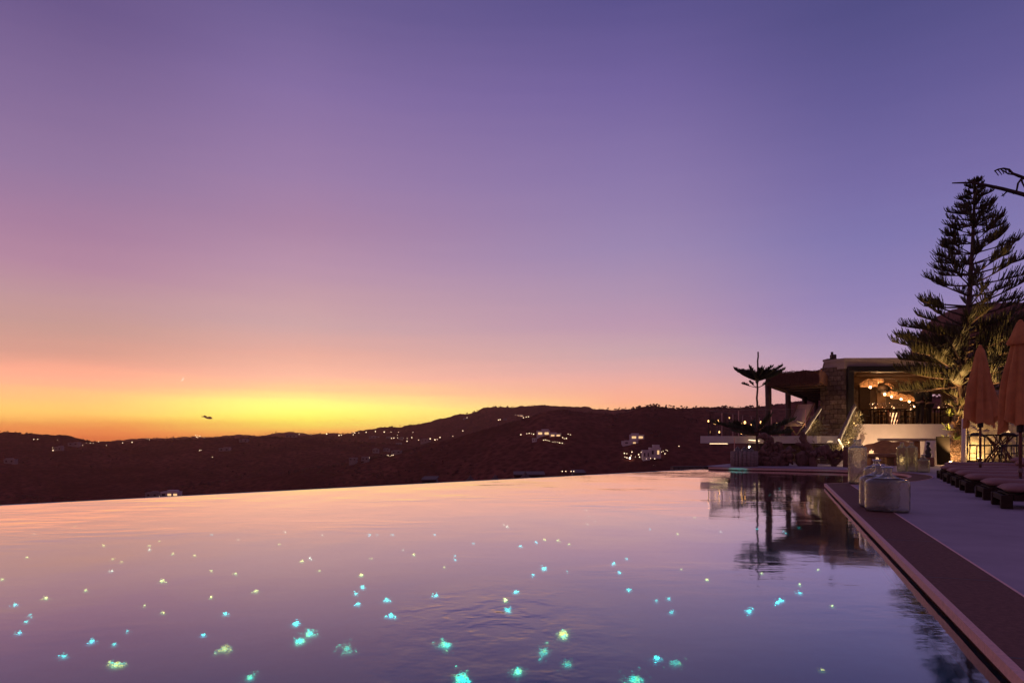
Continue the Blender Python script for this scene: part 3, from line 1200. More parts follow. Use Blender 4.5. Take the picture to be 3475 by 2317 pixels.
    for ri, row in enumerate(rows):
        row = sorted(row)
        for ci, (px, py, s, c) in enumerate(row):
            # floor point seen through the flat water
            lo = None
            Y = 2.0
            for _ in range(60):
                zf = floor_z(Y) + .012
                Y = .5 * Y + .5 * (CAMZ - zf) * F / (py - HY)
            zf = floor_z(Y) + .012
            key = c.upper() if s in 'bh' and c != 'w' else c
            p = protos[key]
            o = p if key not in used else p.copy()
            if key in used:
                C.objects.link(o)
            used.add(key)
            rp = {'s': 12, 'n': 18, 'm': 27, 'b': 46, 'h': 62, 'l': 40}[s]
            w = rp / F * Y
            asp = {'l': .8}.get(s, .8) * Y / (CAMZ - zf)
            asp = min(asp, 7.0 if s != 'l' else 1.5)
            o.scale = (w, w * asp, 1)
            o.rotation_euler = (0, 0, math.atan2(-(px - HX), F))
            o.location = ((px - HX) / F * Y, Y, zf)
            side = 'near' if ri < 3 else ('middle' if ri < 6 else 'far')
            tag(o, f'{sizename[s]} {colname[c]} star light under water, {ORD[ci]} from left in {ORD[ri]} row', 'pool light', 'star lights in the pool floor')
            i += 1
    for k, p in protos.items():
        if k not in used:
            bpy.data.objects.remove(p)


stars()


# ------------------------------------------------------------------ houses and lamps on the hills
def houses():
    H = [  # px0, py0, px1, py1 (base), kind, label
        (1822, 1456, 1866, 1476, 'lit', 'large white villa with lit terrace on the dark slope'),
        (1866, 1467, 1904, 1481, 'lit', 'low lit wing beside the large white villa'),
        (1806, 1484, 1822, 1495, 'pale', 'small pale gabled hut below the large white villa'),
        (2140, 1470, 2186, 1489, 'lit', 'flat villa with glowing open front, upper of two near the terrace'),
        (2113, 1494, 2166, 1505, 'pale', 'long low white house below the glowing villa'),
        (2182, 1519, 2206, 1552, 'pale', 'stepped white tower house, narrow half with steep stair'),
        (2206, 1510, 2243, 1545, 'pale', 'tall white block house lit beside the sparkling garden lamps'),
        (1264, 1520, 1284, 1533, 'dim', 'dim flat house, leftmost of the row on the mid slope'),
        (1301, 1520, 1321, 1528, 'dim', 'dim small house above the row of four lamps'),
        (1327, 1527, 1361, 1536, 'dim', 'dim long house at the right of the mid slope row'),
        (1184, 1551, 1209, 1561, 'dim', 'dim low house lowest on the mid slope'),
        (1226, 1547, 1250, 1560, 'dim', 'dim stepped house with a lamp at its side'),
        (1427, 1487, 1461, 1497, 'dim', 'dim wide house between bright lamps under the ridge'),
        (1343, 1500, 1361, 1508, 'dim', 'dim little house under a lamp string'),
        (1310, 1480, 1336, 1487, 'dim', 'dim flat house touching the upper lamp string'),
        (1350, 1482, 1367, 1488, 'dim', 'dim short house beside the upper lamp string'),
        (1252, 1478, 1284, 1485, 'dim', 'dim long house high on the left of the lamp strings'),
        (1708, 1417, 1720, 1425, 'dim', 'dim house high under the main ridge'),
        (1573, 1416, 1588, 1421, 'dim', 'dim house on the upper slope of the main ridge'),
        (1752, 1406, 1776, 1412, 'lit', 'lit house high beneath the ridge top'),
        (184, 1512, 207, 1526, 'dim', 'dim house with three lamps on the left hill'),
        (12, 1554, 48, 1569, 'dim', 'dim house low on the far left slope'),
        (230, 1499, 265, 1509, 'dim', 'dim long house on the left hill below the skyline'),
        (742, 1517, 778, 1528, 'dim', 'dim flat house in the middle of the left valley'),
        (811, 1488, 840, 1497, 'dim', 'dim house just under the distant ridge'),
        (968, 1472, 1004, 1483, 'dim', 'dim farmhouse near the knoll under the sunset'),
        (492, 1668, 536, 1684, 'dim', 'bluish dim house just above the pool edge'),
        (545, 1664, 604, 1684, 'lit', 'house with a lit window just above the pool edge'),
    ]
    for i, (x0, y0, x1, y1, kind, label) in enumerate(H):
        base = hit((x0 + x1) / 2, y1)
        Y = base.y - 3
        k = Y / F
        w, h = (x1 - x0) * k, (y1 - y0) * k * 1.05
        X = ((x0 + x1) / 2 - HX) * k
        z0 = CAMZ + (HY - y1) * k
        root = empty('hill_house', (X, Y, z0), 0, label, 'house', 'houses on the hillsides')
        dpt = max(4.0, w * .5)
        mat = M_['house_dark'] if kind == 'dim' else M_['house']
        b = MB()
        r = random.Random(i)
        b.box((0, dpt / 2, h * .35 - 2), (w, dpt, h * .7 + 4), 0)
        if w > 5:
            b.box((w * r.uniform(-.22, .22), dpt * .6, h * .7 + h * .15), (w * r.uniform(.4, .6), dpt * .7, h * .3), 0)
        wl = b.build('wall', mat, root)
        c = MB()
        nroof = MB()
        nroof.box((0, dpt / 2, h * .7 + .12), (w * 1.02, dpt * 1.03, .22))
        nroof.build('roof', mat, root)
        nw = max(2, int(w / 3.2))
        for q in range(nw):
            wx = -w / 2 + w * (q + .5) / nw
            ww = w / nw * (.62 if kind == 'lit' else .34)
            lit = (kind == 'lit' and r.random() < .85) or (kind == 'pale' and r.random() < .35)
            p = MB()
            p.box((wx, -.04, h * .3), (ww, .12, h * .36))
            p.build('window', M_['winlit'] if lit else M_['black'], wl)
    # lamps
    lz7 = [(15, 264), (90, 272), (101, 270), (170, 255), (172, 268), (181, 258), (205, 257), (248, 254), (303, 249), (355, 252), (395, 252), (440, 254), (525, 254), (433, 270), (398, 290), (412, 288),
           (435, 286), (465, 288), (490, 290), (518, 285), (490, 306), (400, 318), (457, 327), (558, 300), (627, 292), (655, 298), (668, 296), (685, 284), (760, 277), (820, 245), (365, 360), (383, 360), (373, 388),
           (381, 391), (390, 394), (400, 390), (408, 388), (268, 404), (750, 175), (825, 175), (845, 168), (1030, 181), (1040, 179), (1130, 152), (1145, 155), (1158, 158), (1178, 168), (1195, 164), (1208, 163)]
    lz7b = [(1163, 268), (1198, 262), (1212, 260), (1225, 262), (1238, 265), (1297, 300), (1308, 298), (1318, 301), (1330, 304), (1352, 312), (1365, 310), (1380, 312), (1392, 316), (1408, 318), (1410, 285), (1420, 292),
            (1432, 290), (1442, 265), (1456, 268), (1340, 268), (1355, 270), (1370, 270), (1385, 270), (1820, 275), (1835, 272), (1850, 270), (1850, 285), (1880, 270), (1888, 276), (1775, 378), (1790, 380), (1778, 400), (1790, 404),
            (1820, 370), (1815, 392), (1840, 398), (1860, 385), (1865, 400), (1875, 372), (1905, 410), (1930, 408), (1955, 410), (1985, 378), (1995, 370), (2005, 365), (2015, 380), (2022, 358), (2030, 362), (2098, 336)]
    lz6 = [(224, 274), (250, 273), (383, 278), (522, 300), (550, 313), (573, 300), (600, 300), (620, 301), (655, 290), (708, 315), (815, 297), (878, 293), (978, 270), (993, 275), (1300, 248), (1307, 258), (1315, 262), (1312, 246), (1330, 252),
           (1357, 262), (1990, 240), (1980, 253), (2070, 245), (2172, 238), (2255, 247), (2270, 245), (350, 330), (352, 347), (402, 329), (1240, 362), (1258, 360), (1275, 366), (1328, 348), (1338, 346), (1413, 391), (1060, 652), (1178, 640)]
    pts = [(1100 + x * .574, 1320 + y * .574, 'on the slope of the main ridge', 'lamp') for x, y in lz7]
    pts += [(1100 + x * .574, 1320 + y * .574, 'around the villas on the right hand hill', 'lamp') for x, y in lz7b]
    pts += [(x * .5102, 1350 + y * .5102, 'across the left hill and valley', 'lamp') for x, y in lz6]
    pts.append((1100 + 1808 * .574, 1320 + 406 * .574, 'star', 'lampw'))
    ico = MB().ball((0, 0, 0), 1.0, 6, 4)
    proto = {'lamp': ico.build('village_lamp', M_['lamp']), 'lampw': ico.build('village_lamp', M_['lampw'])}
    used = set()
    cnt = {}
    pts.sort()
    r = random.Random(9)
    for px, py, where, k in pts:
        p = hit(px, py)
        Y = p.y - 4.5
        o = proto[k] if k not in used else proto[k].copy()
        if k in used:
            C.objects.link(o)
        used.add(k)
        rad = (1.15 if k == 'lamp' else 3.0) * Y / F * r.uniform(.6, 1.35)
        o.scale = (rad,) * 3
        o.location = at(px, py, Y)
        cnt[where] = cnt.get(where, 0) + 1
        if where == 'star':
            tag(o, 'brightest garden lamp below the white tower house', 'lamp', 'lamps on the hillsides')
        else:
            tag(o, f'warm lamp {where}, number {cnt[where]} counted from the left', 'lamp', 'lamps on the hillsides')
    # thatched parasols and sheds just below the pool edge
    b = MB()
    b.lathe([(.9, 1.0), (.42, 1.42), (.05, 1.95), (.03, 2.1)], 12, cap0=True)
    b.tube([(0, 0, -1), (0, 0, 1.2)], .05, 6)
    # a hut like pair of cones with a shed roof between
    first = None
    for q, (px, py, txt) in enumerate([(1596, 1618, 'left'), (1680, 1616, 'middle'), (1783, 1606, 'right')]):
        Y = 62
        o = b.build('beach_parasol', M_['shed']) if first is None else first.copy()
        if first is not None:
            C.objects.link(o)
        first = first or o
        c = at(px, py, Y)
        o.location = (c.x, c.y, c.z - 1.0)
        o.scale = (.6, .6, .6)
        tag(o, f'pale pointed parasol top below the pool edge, {txt} of three', 'parasol', 'parasols below the pool edge')
    for (x0, x1, y, hh, lab) in ((1742, 1850, 1604, 9, 'long pale shed roof below the pool edge'), (1428, 1480, 1621, 8, 'sloping pale shed roof left of the parasols'), (1945, 1990, 1598, 7, 'low flat canopy roof with tiny lamps')):
        Y = 66
        a, c = at(x0, y, Y), at(x1, y, Y)
        root = empty('shed', ((a.x + c.x) / 2, Y, a.z), 0, lab, 'shed')
        m = MB()
        m.box((0, 1.2, -.1), (c.x - a.x, 2.6, .14), 0, .02, rx=R(4))
        m.build('roof', M_['shed'], root)
        m = MB()
        m.box((0, 1.4, -2.2), ((c.x - a.x) * .94, 2.0, 3.9))
        m.build('wall', M_['shed'], root)
    for q, px in enumerate((1908, 1920, 1938, 1947)):
        o = proto['lamp'].copy()
        C.objects.link(o)
        o.location = at(px, 1598, 65.4)
        o.scale = (.035,) * 3
        tag(o, f'tiny lamp on the flat roof just over the pool edge, {["first", "second", "third", "last"][q]} from the left', 'lamp', 'lamps on the hillsides')


houses()


# ------------------------------------------------------------------ cloud wisp and bird
def sky_bits():
    b = MB()
    r = random.Random(2)
    Y = 1900
    for k in range(16):
        t = k / 15
        px, py = 688 + t * 27 + r.uniform(-1, 1), 1411 + t * 7 + r.uniform(-2.2, 2.2)
        c = at(px, py, Y)
        b.ball((c.x, c.y + r.uniform(-6, 6), c.z), r.uniform(1.2, 2.9), 8, 6, (1.9, 1.2, .8), .5)
    tag(b.build('cloud_wisp', M_['cloudm'], smooth=True), 'one small dark cloud wisp above the sunset', 'cloud')
    # thin crescent moon low over the glow
    Y = 9000
    c = at(614, 1283, Y)
    R0 = 8.5 / F * Y
    n = 18
    vs, fs = [], []
    for k in range(n + 1):
        th = R(-75) + R(150) * k / n
        for rr, zz in ((R0, 0), (R0 * (1 - .17 * math.cos((k / n - .5) * PI)), -4)):
            x, z = rr * math.cos(th), R0 * math.sin(th) if zz == 0 else R0 * math.sin(th)
            a = R(-38)
            vs.append((c.x + x * math.cos(a) - z * math.sin(a), Y + zz, c.z + x * math.sin(a) + z * math.cos(a)))
    fs = [(2 * k, 2 * k + 2, 2 * k + 3, 2 * k + 1) for k in range(n)]
    b = MB()
    b.add(vs, fs)
    tag(b.build('moon', emit('moonlight', (1.0, .86, .70), 1.35, 'NONE')), 'thin pale crescent moon low above the sunset', 'moon')
    c = at(1198, 1424, 150)
    b = MB()
    b.ball((0, 0, 0), .06, 8, 6, (.8, 2.2, .8))
    for s in (-1, 1):
        b.add([(s * .03, .08, .03), (s * .03, -.06, .03), (s * .26, -.02, .16), (s * .26, .07, .16), (s * .48, -.05, .07),
               (s * .03, .08, .02), (s * .03, -.06, .02), (s * .26, -.02, .15), (s * .26, .07, .15), (s * .48, -.05, .06)],
              [(0, 1, 2, 3), (3, 2, 4), (8, 7, 6, 5), (9, 7, 8), (0, 3, 8, 5), (3, 4, 9, 8), (2, 7, 9, 4), (1, 6, 7, 2)])
    b.add([(-.02, -.12, 0), (.02, -.12, 0), (.05, -.22, 0), (-.05, -.22, 0), (0, -.15, .015)], [(0, 1, 4), (1, 2, 4), (2, 3, 4), (3, 0, 4), (3, 2, 1, 0)])
    tag(b.build('bird', M_['black'], loc=c), 'tiny dark gull gliding in the sunset glow', 'bird')


sky_bits()

UB = Vector((.507, .862))           # terrace depth direction
VB = Vector((.862, -.507))          # terrace front, to the right


# ------------------------------------------------------------------ restaurant building
FZ = 1.57
FY = 29.8


def restaurant():
    root = empty('restaurant', (18, FY, 0), 0, 'stone restaurant with wide lit opening and flat roof', 'building')

    def part(b, name, mat, smooth=False, parent=root):
        b.v = [(x - 18, y - FY, z) for x, y, z in b.v]
        return b.build(name, mat, parent, smooth)
    # stone pier left of the opening, turned towards the pool
    pl = at(2784, 1241, 30.6)
    pc = at(2866, 1241, 29.8)
    pr = at(2878, 1241, 29.8)
    b = MB()
    b.prism([(pl.x, 30.6), (pc.x, 29.78), (pr.x, 29.78), (pr.x + .1, 30.4), (pl.x + .5, 31.4)], -1.5, 4.12)
    part(b, 'stone_pier', M_['stone'])
    # side wall running back from the pier, and interior stone return
    b = MB()
    b.prism([(pl.x + .3, 31.0), (pl.x + .7, 31.0), (21.0, 41.2), (20.6, 41.2)], -1.5, 4.1)
    part(b, 'side_wall', M_['stone'])
    b = MB()
    iw = at(2896, 1300, 30.2)
    b.prism([(iw.x - .02, 30.32), (iw.x + .55, 31.6), (iw.x + .95, 33.2), (iw.x + .7, 33.3), (iw.x - .3, 30.42)], FZ, 4.02)
    part(b, 'inner_stone_wall', M_['stone_pale'])
    # roof slab with parapet and coping band
    r0 = at(2799, 1222, 30.6)
    r1 = at(2866, 1216, 29.7)
    b = MB()
    b.prism([(r0.x, 30.6), (r1.x, 29.7), (30, 29.2), (32, 42), (19, 42)], 4.02, 4.33)
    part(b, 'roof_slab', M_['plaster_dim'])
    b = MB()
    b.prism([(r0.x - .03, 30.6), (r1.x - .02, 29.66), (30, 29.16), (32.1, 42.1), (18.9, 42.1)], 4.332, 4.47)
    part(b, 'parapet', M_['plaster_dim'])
    # small roof vent
    v = at(2831, 1221, 30.9)
    b = MB()
    b.box((v.x, 31.0, 4.52), (.75, .5, .1), 0, .02)
    b.box((v.x, 31.0, 4.65), (.22, .22, .26), 0, .02)
    b.box((v.x - .05, 31.0, 4.83), (.08, .08, .14))
    part(b, 'roof_vent', M_['stone'])
    # black steel frame
    f0 = at(2874, 1241, 29.72)
    f1 = at(2893, 1258, 29.72)
    b = MB()
    b.box(((f0.x + f1.x) / 2, 29.72, (FZ + 4.1) / 2 - .5), (f1.x - f0.x, .28, 3.9 - FZ + 1.2), 0, .01)
    b.box(((f0.x + 30) / 2, 29.70, 3.99), (30 - f0.x, .26, .24), 0, .01)
    part(b, 'door_frame', M_['black'])
    # floor, base wall, back wall, ceiling, beams
    b = MB()
    b.prism([(pr.x + .03, 29.95), (30, 29.5), (31, 41.4), (19.6, 41.4)], -.4, FZ - .02)
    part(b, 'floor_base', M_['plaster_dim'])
    b = MB()
    b.prism([(15.0, 29.95), (30, 29.6), (31, 41.6), (20.2, 41.6)], 3.985, 4.018)
    part(b, 'ceiling', M_['warmwood'])
    bw = MB()
    Yb = 41.0

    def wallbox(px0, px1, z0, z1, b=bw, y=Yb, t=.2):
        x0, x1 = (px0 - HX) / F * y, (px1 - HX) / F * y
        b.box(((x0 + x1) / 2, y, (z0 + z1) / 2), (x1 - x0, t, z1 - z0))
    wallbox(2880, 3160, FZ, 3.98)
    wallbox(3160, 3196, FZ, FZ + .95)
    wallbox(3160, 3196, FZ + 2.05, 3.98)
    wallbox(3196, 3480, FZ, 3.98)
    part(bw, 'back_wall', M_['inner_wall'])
    b = MB()
    x0, x1 = at(2929, 1300, 34).x, at(2966, 1300, 34).x
    b.box(((x0 + x1) / 2, 34.4, FZ + 1.05), (x1 - x0, .12, 2.1), 0, .01)
    part(b, 'dark_door', M_['darkwood'])
    b = MB()
    x0, x1 = at(2974, 1300, 36).x, at(3004, 1300, 36).x
    b.box(((x0 + x1) / 2, 36, FZ + 1.1), (x1 - x0, .15, 2.2), 0, .02)
    part(b, 'wood_panel', M_['warmwood'])
    for k in range(9):
        y = 30.9 + k * 1.15
        b = MB()
        b.tube([(15.6 + k * .45, y, 3.86), (22, y, 3.85 + .01 * math.sin(k)), (29, y - .15, 3.86)], [.085, .09, .08], 8)
        part(b, 'ceiling_beam', M_['warmwood'], True)
    # narrow strip lights on the beams (the bright lines seen along the ceiling)
    # white plaster balustrade below the opening, gently bowed
    b = MB()
    l0, l1 = [], []
    for k in range(13):
        t = k / 12
        px = 2905 + t * 345
        y = 29.35 - .35 * math.sin(t * PI * .8)
        x = (px - HX) / F * y
        l0.append(Vector((x, y)))
        l1.append(Vector((x + .05, y + .22)))
    rb = ribbon(l0, l1, -.3, FZ + .02)
    part(rb, 'balustrade', M_['plaster'])
    # sloped buttress
    b = MB()
    p = at(2925, 1490, 29.0)
    b.add([(p.x - .35, 29.1, 0), (p.x + .15, 28.9, 0), (p.x + .15, 29.3, 0), (p.x + .12, 28.95, 1.0), (p.x + .18, 29.2, 1.2), (p.x - .1, 29.3, .9), (p.x - .35, 29.3, 0)],
          [(0, 1, 3), (1, 2, 4, 3), (0, 3, 5), (3, 4, 5), (0, 5, 6), (6, 5, 4, 2), (0, 6, 2, 1)])
    part(b, 'buttress', M_['plaster'])
    return root


restaurant()


def thatched_pavilion():
    """big rounded thatch roof rising behind the pine"""
    c = at(3440, 1200, 35)
    root = empty('thatched_pavilion', (c.x, 36, 4.4), 0, 'big rounded dark thatched roof rising behind the tall pine', 'pavilion')
    b = MB()
    prof = [(4.2, .15), (4.3, .3), (4.3, .85), (4.15, 1.6), (3.8, 2.35), (3.2, 3.0), (2.3, 3.4), (.3, 3.65)]
    n = 46
    r = random.Random(4)
    vs, fs = [], []
    for i, (rr, z) in enumerate(prof):
        for k in range(n):
            th = 2 * PI * k / n
            j = 1 + .03 * math.sin(th * 5 + i) + r.uniform(-.02, .02)
            vs.append((math.cos(th) * rr * j, math.sin(th) * rr * .8 * j, z + r.uniform(-.05, .05)))
    for i in range(len(prof) - 1):
        for k in range(n):
            a0, a1 = i * n + k, i * n + (k + 1) % n
            fs.append((a0, a1, a1 + n, a0 + n))
    fs.append(tuple(range((len(prof) - 1) * n, len(prof) * n)))
    fs.append(tuple(reversed(range(n))))
    b.add(vs, fs)
    for k in range(2600):
        th = r.uniform(0, 2 * PI)
        i = r.randrange(len(prof) - 1)
        t = r.random()
        rr = prof[i][0] * (1 - t) + prof[i + 1][0] * t
        z = prof[i][1] * (1 - t) + prof[i + 1][1] * t
        p = Vector((math.cos(th) * rr, math.sin(th) * rr * .8, z))
        o = Vector((math.cos(th), math.sin(th) * .8, .2)).normalized()
        s = Vector((-math.sin(th), math.cos(th), 0)) * r.uniform(.015, .04)
        q = p + o * r.uniform(.05, .2) + Vector((0, 0, -r.uniform(.1, .5)))
        b.add([p - s, p + s, q], [(0, 1, 2)])
    b.build('thatch', M_['thatch'], root)
    for k in range(5):
        th = PI + .3 + k * .62
        m = MB()
        m.tube([(math.cos(th) * 3.7, math.sin(th) * 3.0, -.05), (math.cos(th) * 3.7, math.sin(th) * 3.0, .6)], .12, 8)
        m.build('post', M_['bark'], root)


thatched_pavilion()


# ------------------------------------------------------------------ terrace, glass railing, pergola
def terrace():
    c0 = at(2377, 1478, 29.3)
    z1, z0 = c0.z, at(2377, 1501, 29.3).z
    TZ = 1.08
    root = empty('terrace', (c0.x, 29.3, 0), 0, 'white edged raised terrace slab overhanging a dark recess', 'terrace')
    o = Vector((c0.x, 29.3))

    def P(u, v):
        q = o + UB * u + VB * v
        return (q.x - c0.x, q.y - 29.3)
    b = MB()
    b.prism([P(0, 0), P(0, 4.6), P(1.2, 4.6), P(1.2, 5.6), P(17, 5.6), P(17, 0)], .78, TZ)
    b.build('slab', M_['plaster'], root)
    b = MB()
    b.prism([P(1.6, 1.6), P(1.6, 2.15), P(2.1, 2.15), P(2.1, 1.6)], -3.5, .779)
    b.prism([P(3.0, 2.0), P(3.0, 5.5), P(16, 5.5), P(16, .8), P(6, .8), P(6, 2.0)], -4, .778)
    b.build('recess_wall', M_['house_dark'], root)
    b = MB()
    b.prism([P(2.2, 2.35), P(2.2, 4.6), P(2.9, 4.6), P(2.9, 2.35)], -1.5, .7)
    b.build('rendered_pier', M_['plaster_dim'], root)
    b = MB()
    a = P(.12, .9)
    b.box((a[0] - .1, a[1] + .2, .755), (.75, .03, .02), R(-30.5))
    b.build('light_strip', M_['led'], root)
    # windscreen of clear glass in front of the recess with its reflected strip
    z_g = TZ
    rail = empty('glass_railing', (c0.x, 29.3, TZ), 0, 'frameless glass railing with slim posts round the terrace', 'railing')

    def Q(u, v):
        q = o + UB * u + VB * v
        return Vector((q.x - c0.x, q.y - 29.3, 0))

    def pane(a, b_, h=1.08):
        m = MB()
        d = (b_ - a).normalized()
        n = Vector((-d.y, d.x, 0)) * .009
        p = [a - n, b_ - n, b_ + n, a + n]
        m.prism([(q.x, q.y) for q in p], .03, h)
        pn = m.build('pane', M_['glass'], rail)
        m = MB()
        p = [a - n * 1.4, b_ - n * 1.4, b_ + n * 1.4, a + n * 1.4]
        m.prism([(q.x, q.y) for q in p], h + .0005, h + .012)
        m.build('edge_strip', M_['greywood'], pn)
    s = .35
    fr = [Q(.2, s), Q(.2, 1.55), Q(.2, 2.85), Q(.2, 4.15)]
    for i in range(3):
        d = (fr[i + 1] - fr[i]) * .015
        pane(fr[i] + d, fr[i + 1] - d)
    sd = [Q(.2 + 2.2 * k, s - .02) for k in range(6)]
    for i in range(5):
        d = (sd[i + 1] - sd[i]) * .015
        pane(sd[i] + d, sd[i + 1] - d)
    for p in fr[1:] + sd[1:]:
        m = MB()
        m.box((p.x, p.y, .53), (.035, .035, 1.06), R(-30))
        m.build('post', M_['lip'], rail)
    # candle lights standing on the terrace
    for i, (px, py, Y, sz) in enumerate([(2404, 1428, 30.6, .06), (2438, 1427, 31.5, .07), (2475, 1417, 33, .05), (2518, 1436, 32, .05), (2528, 1433, 32.2, .1), (2549, 1441, 31, .05), (2582, 1432, 31.6, .08),
                                         (2638, 1437, 31, .06), (2720, 1428, 32, .07), (2441, 1465, 29.9, .06), (2516, 1469, 29.7, .06), (2616, 1441, 30.2, .05), (2684, 1432, 30.5, .05)]):
        p = at(px, py, Y)
        ro = empty('candle_lantern', (p.x, p.y, TZ), 0, ['candle lantern glowing behind the glass corner', 'orange candle lantern second behind the glass', 'candle lantern hanging at mid height on the glass', 'small candle beside the tall lit jar',
                   'tall lit jar behind the second glass post', 'pair like small candle near the third post', 'bright curved candle lamp behind the third post', 'candle glinting in the young pine needles', 'bright candle under the pergola by the deckchair',
                   'low candle at the foot of the glass corner', 'low white lamp at the foot of the second post', 'candle behind the young pine trunk', 'candle left of the folded deckchair'][i], 'lantern', 'candle lanterns on the terrace')
        hgt = p.z - TZ
        sz *= .62
        m = MB()
        m.ball((0, 0, hgt), sz, 8, 6, (.8, .8, 1.3))
        m.build('flame', M_['candle'], ro)
        m = MB()
        m.lathe([(sz * 1.3, 0), (sz * 1.5, .02), (sz * .5, .05), (sz * .45, max(.06, hgt - sz * 1.6)), (sz * 1.4, max(.08, hgt - sz * 1.3))], 10)
        m.build('holder', M_['black'], ro)
    # glass windscreen below the slab
    w0, w1 = at(2494, 1484, 27.4), at(2592, 1484, 26.9)
    ws = empty('glass_windscreen', ((w0.x + w1.x) / 2, 27.15, 0), 0, 'clear glass windscreen standing below the terrace slab', 'windscreen')
    m = MB()
    m.box((0, 0, .5), (w1.x - w0.x, .02, 1.0), math.atan2(-.5, w1.x - w0.x))
    m.build('pane', M_['glass'], ws)
    m = MB()
    m.box(((w0.x - w1.x) / 2 - .02, .25, .5), (.03, .03, 1.0))
    m.build('post', M_['lip'], ws)
    # linear lamp seen under the slab
    l0, l1 = at(2541, 1492, 28.0), at(2577, 1495, 28.0)
    m = MB()
    m.tube([l0, l1], .018, 6)
    ll = empty('linear_lamp', (0, 0, 0), 0, 'thin linear lamp under the terrace slab', 'lamp')
    m.build('tube', M_['led'], ll)
    g = at(2544, 1516, 27.6)
    m = MB()
    m.ball(g, .045, 8, 6)
    o2 = m.build('globe_lamp', M_['bulb'])
    tag(o2, 'small round lamp shining behind the glass demijohns', 'lamp')
    m = MB()
    m.tube([(g.x, g.y, 0), (g.x, g.y, g.z - .04)], .012, 6)
    m.build('stem', M_['black'], o2)
    lamp_light('lamp_light', (g.x, g.y - .1, g.z), 2.5, parent=o2)


terrace()


def pergola():
    posts = [(2607, 29.0), (2674, 33.4), (2730, 36.9), (2769, 40.3)]
    z = 3.27
    p0 = at(2607, 1400, 29.0)
    root = empty('thatched_pergola', (p0.x, 29.0, 1.08), 0, 'reed thatched pergola on dark posts over the terrace', 'pergola')
    o = Vector((p0.x - .2, 28.7))

    def P(u, v):
        q = o + UB * u + VB * v
        return Vector((q.x - p0.x, q.y - 29.0, 0))
    for px, Y in posts:
        q = at(px, 1400, Y)
        m = MB()
        m.tube([(q.x - p0.x, q.y - 29, 0), (q.x - p0.x + .02, q.y - 29, 1.1), (q.x - p0.x, q.y - 29, z - 1.08)], [.14, .125, .13], 10)
        m.build('post', M_['bark'], root, True)
    # shaggy roof slab
    b = MB()
    r = random.Random(8)
    nu, nv = 26, 12
    top, bot = [], []
    for i in range(nu + 1):
        for j in range(nv + 1):
            p = P(15.0 * i / nu, 2.05 * j / nv)
            e = .12 * math.sin(i * 1.3) * (j == 0)
            rise = .13 * j / nv
            top.append((p.x, p.y, z - 1.08 + .40 + rise + r.uniform(-.05, .05) + .04 * math.sin(i * .7 + j)))
            bot.append((p.x, p.y, z - 1.08 + r.uniform(-.03, .02) + (.04 if 0 < i < nu else 0)))
    n = nv + 1
    fs = []
    for i in range(nu):
        for j in range(nv):
            a = i * n + j
            fs.append((a, a + n, a + n + 1, a + 1))
            k = len(top) + a
            fs.append((k, k + 1, k + n + 1, k + n))
    T = len(top)
    for i in range(nu):
        a = i * n
        fs.append((a, a + T, a + n + T, a + n))
        a = i * n + nv
        fs.append((a, a + n, a + n + T, a + T))
    for j in range(nv):
        a = j
        fs.append((a, a + 1, a + 1 + T, a + T))
        a = nu * n + j
        fs.append((a, a + T, a + 1 + T, a + 1))
    b.add(top + bot, fs)
    for k in range(3800):   # loose reeds along the eaves and over the top
        if r.random() < .62:
            v = r.uniform(0, 2.05)
            p = P(-.02, v)
            out = -UB
        else:
            p = P(r.uniform(0, 14), -.02)
            out = -VB
        zz = z - 1.08 + r.uniform(.0, .47)
        s = Vector((UB.y, -UB.x, 0)) * r.uniform(.008, .02) if out == -UB else Vector((UB.x, UB.y, 0)) * r.uniform(.008, .02)
        q0 = Vector((p.x, p.y, zz))
        q1 = q0 + Vector((out.x, out.y, 0)) * r.uniform(.02, .14) + Vector((r.uniform(-.05, .05), 0, -r.uniform(.02, .25) if zz < z - .8 else r.uniform(-.2, .1)))
        b.add([q0 - s, q0 + s, q1], [(0, 1, 2)])
    b.build('thatch', M_['thatch'], root)
    for k in range(9):
        a, c = P(.8 + k * 1.6, .05), P(.8 + k * 1.6, 2.0)
        m = MB()
        m.tube([(a.x, a.y, z - 1.08 - .05), (c.x, c.y, z - 1.08 - .04)], .05, 6)
        m.build('rafter', M_['bark'], root, True)
    m = MB()
    a, c = P(.1, .2), P(14.6, .2)
    m.tube([(a.x, a.y, z - 1.08 - .12), (c.x, c.y, z - 1.08 - .12)], .07, 8)
    m.build('beam', M_['bark'], root, True)


pergola()


# ------------------------------------------------------------------ staircase with driftwood handrails
ST_A0, ST_A1 = Vector((11.50, 26.7)), Vector((13.55, 30.2))   # left rail foot / head
ST_B0, ST_B1 = Vector((12.43, 26.0)), Vector((14.75, 29.4))


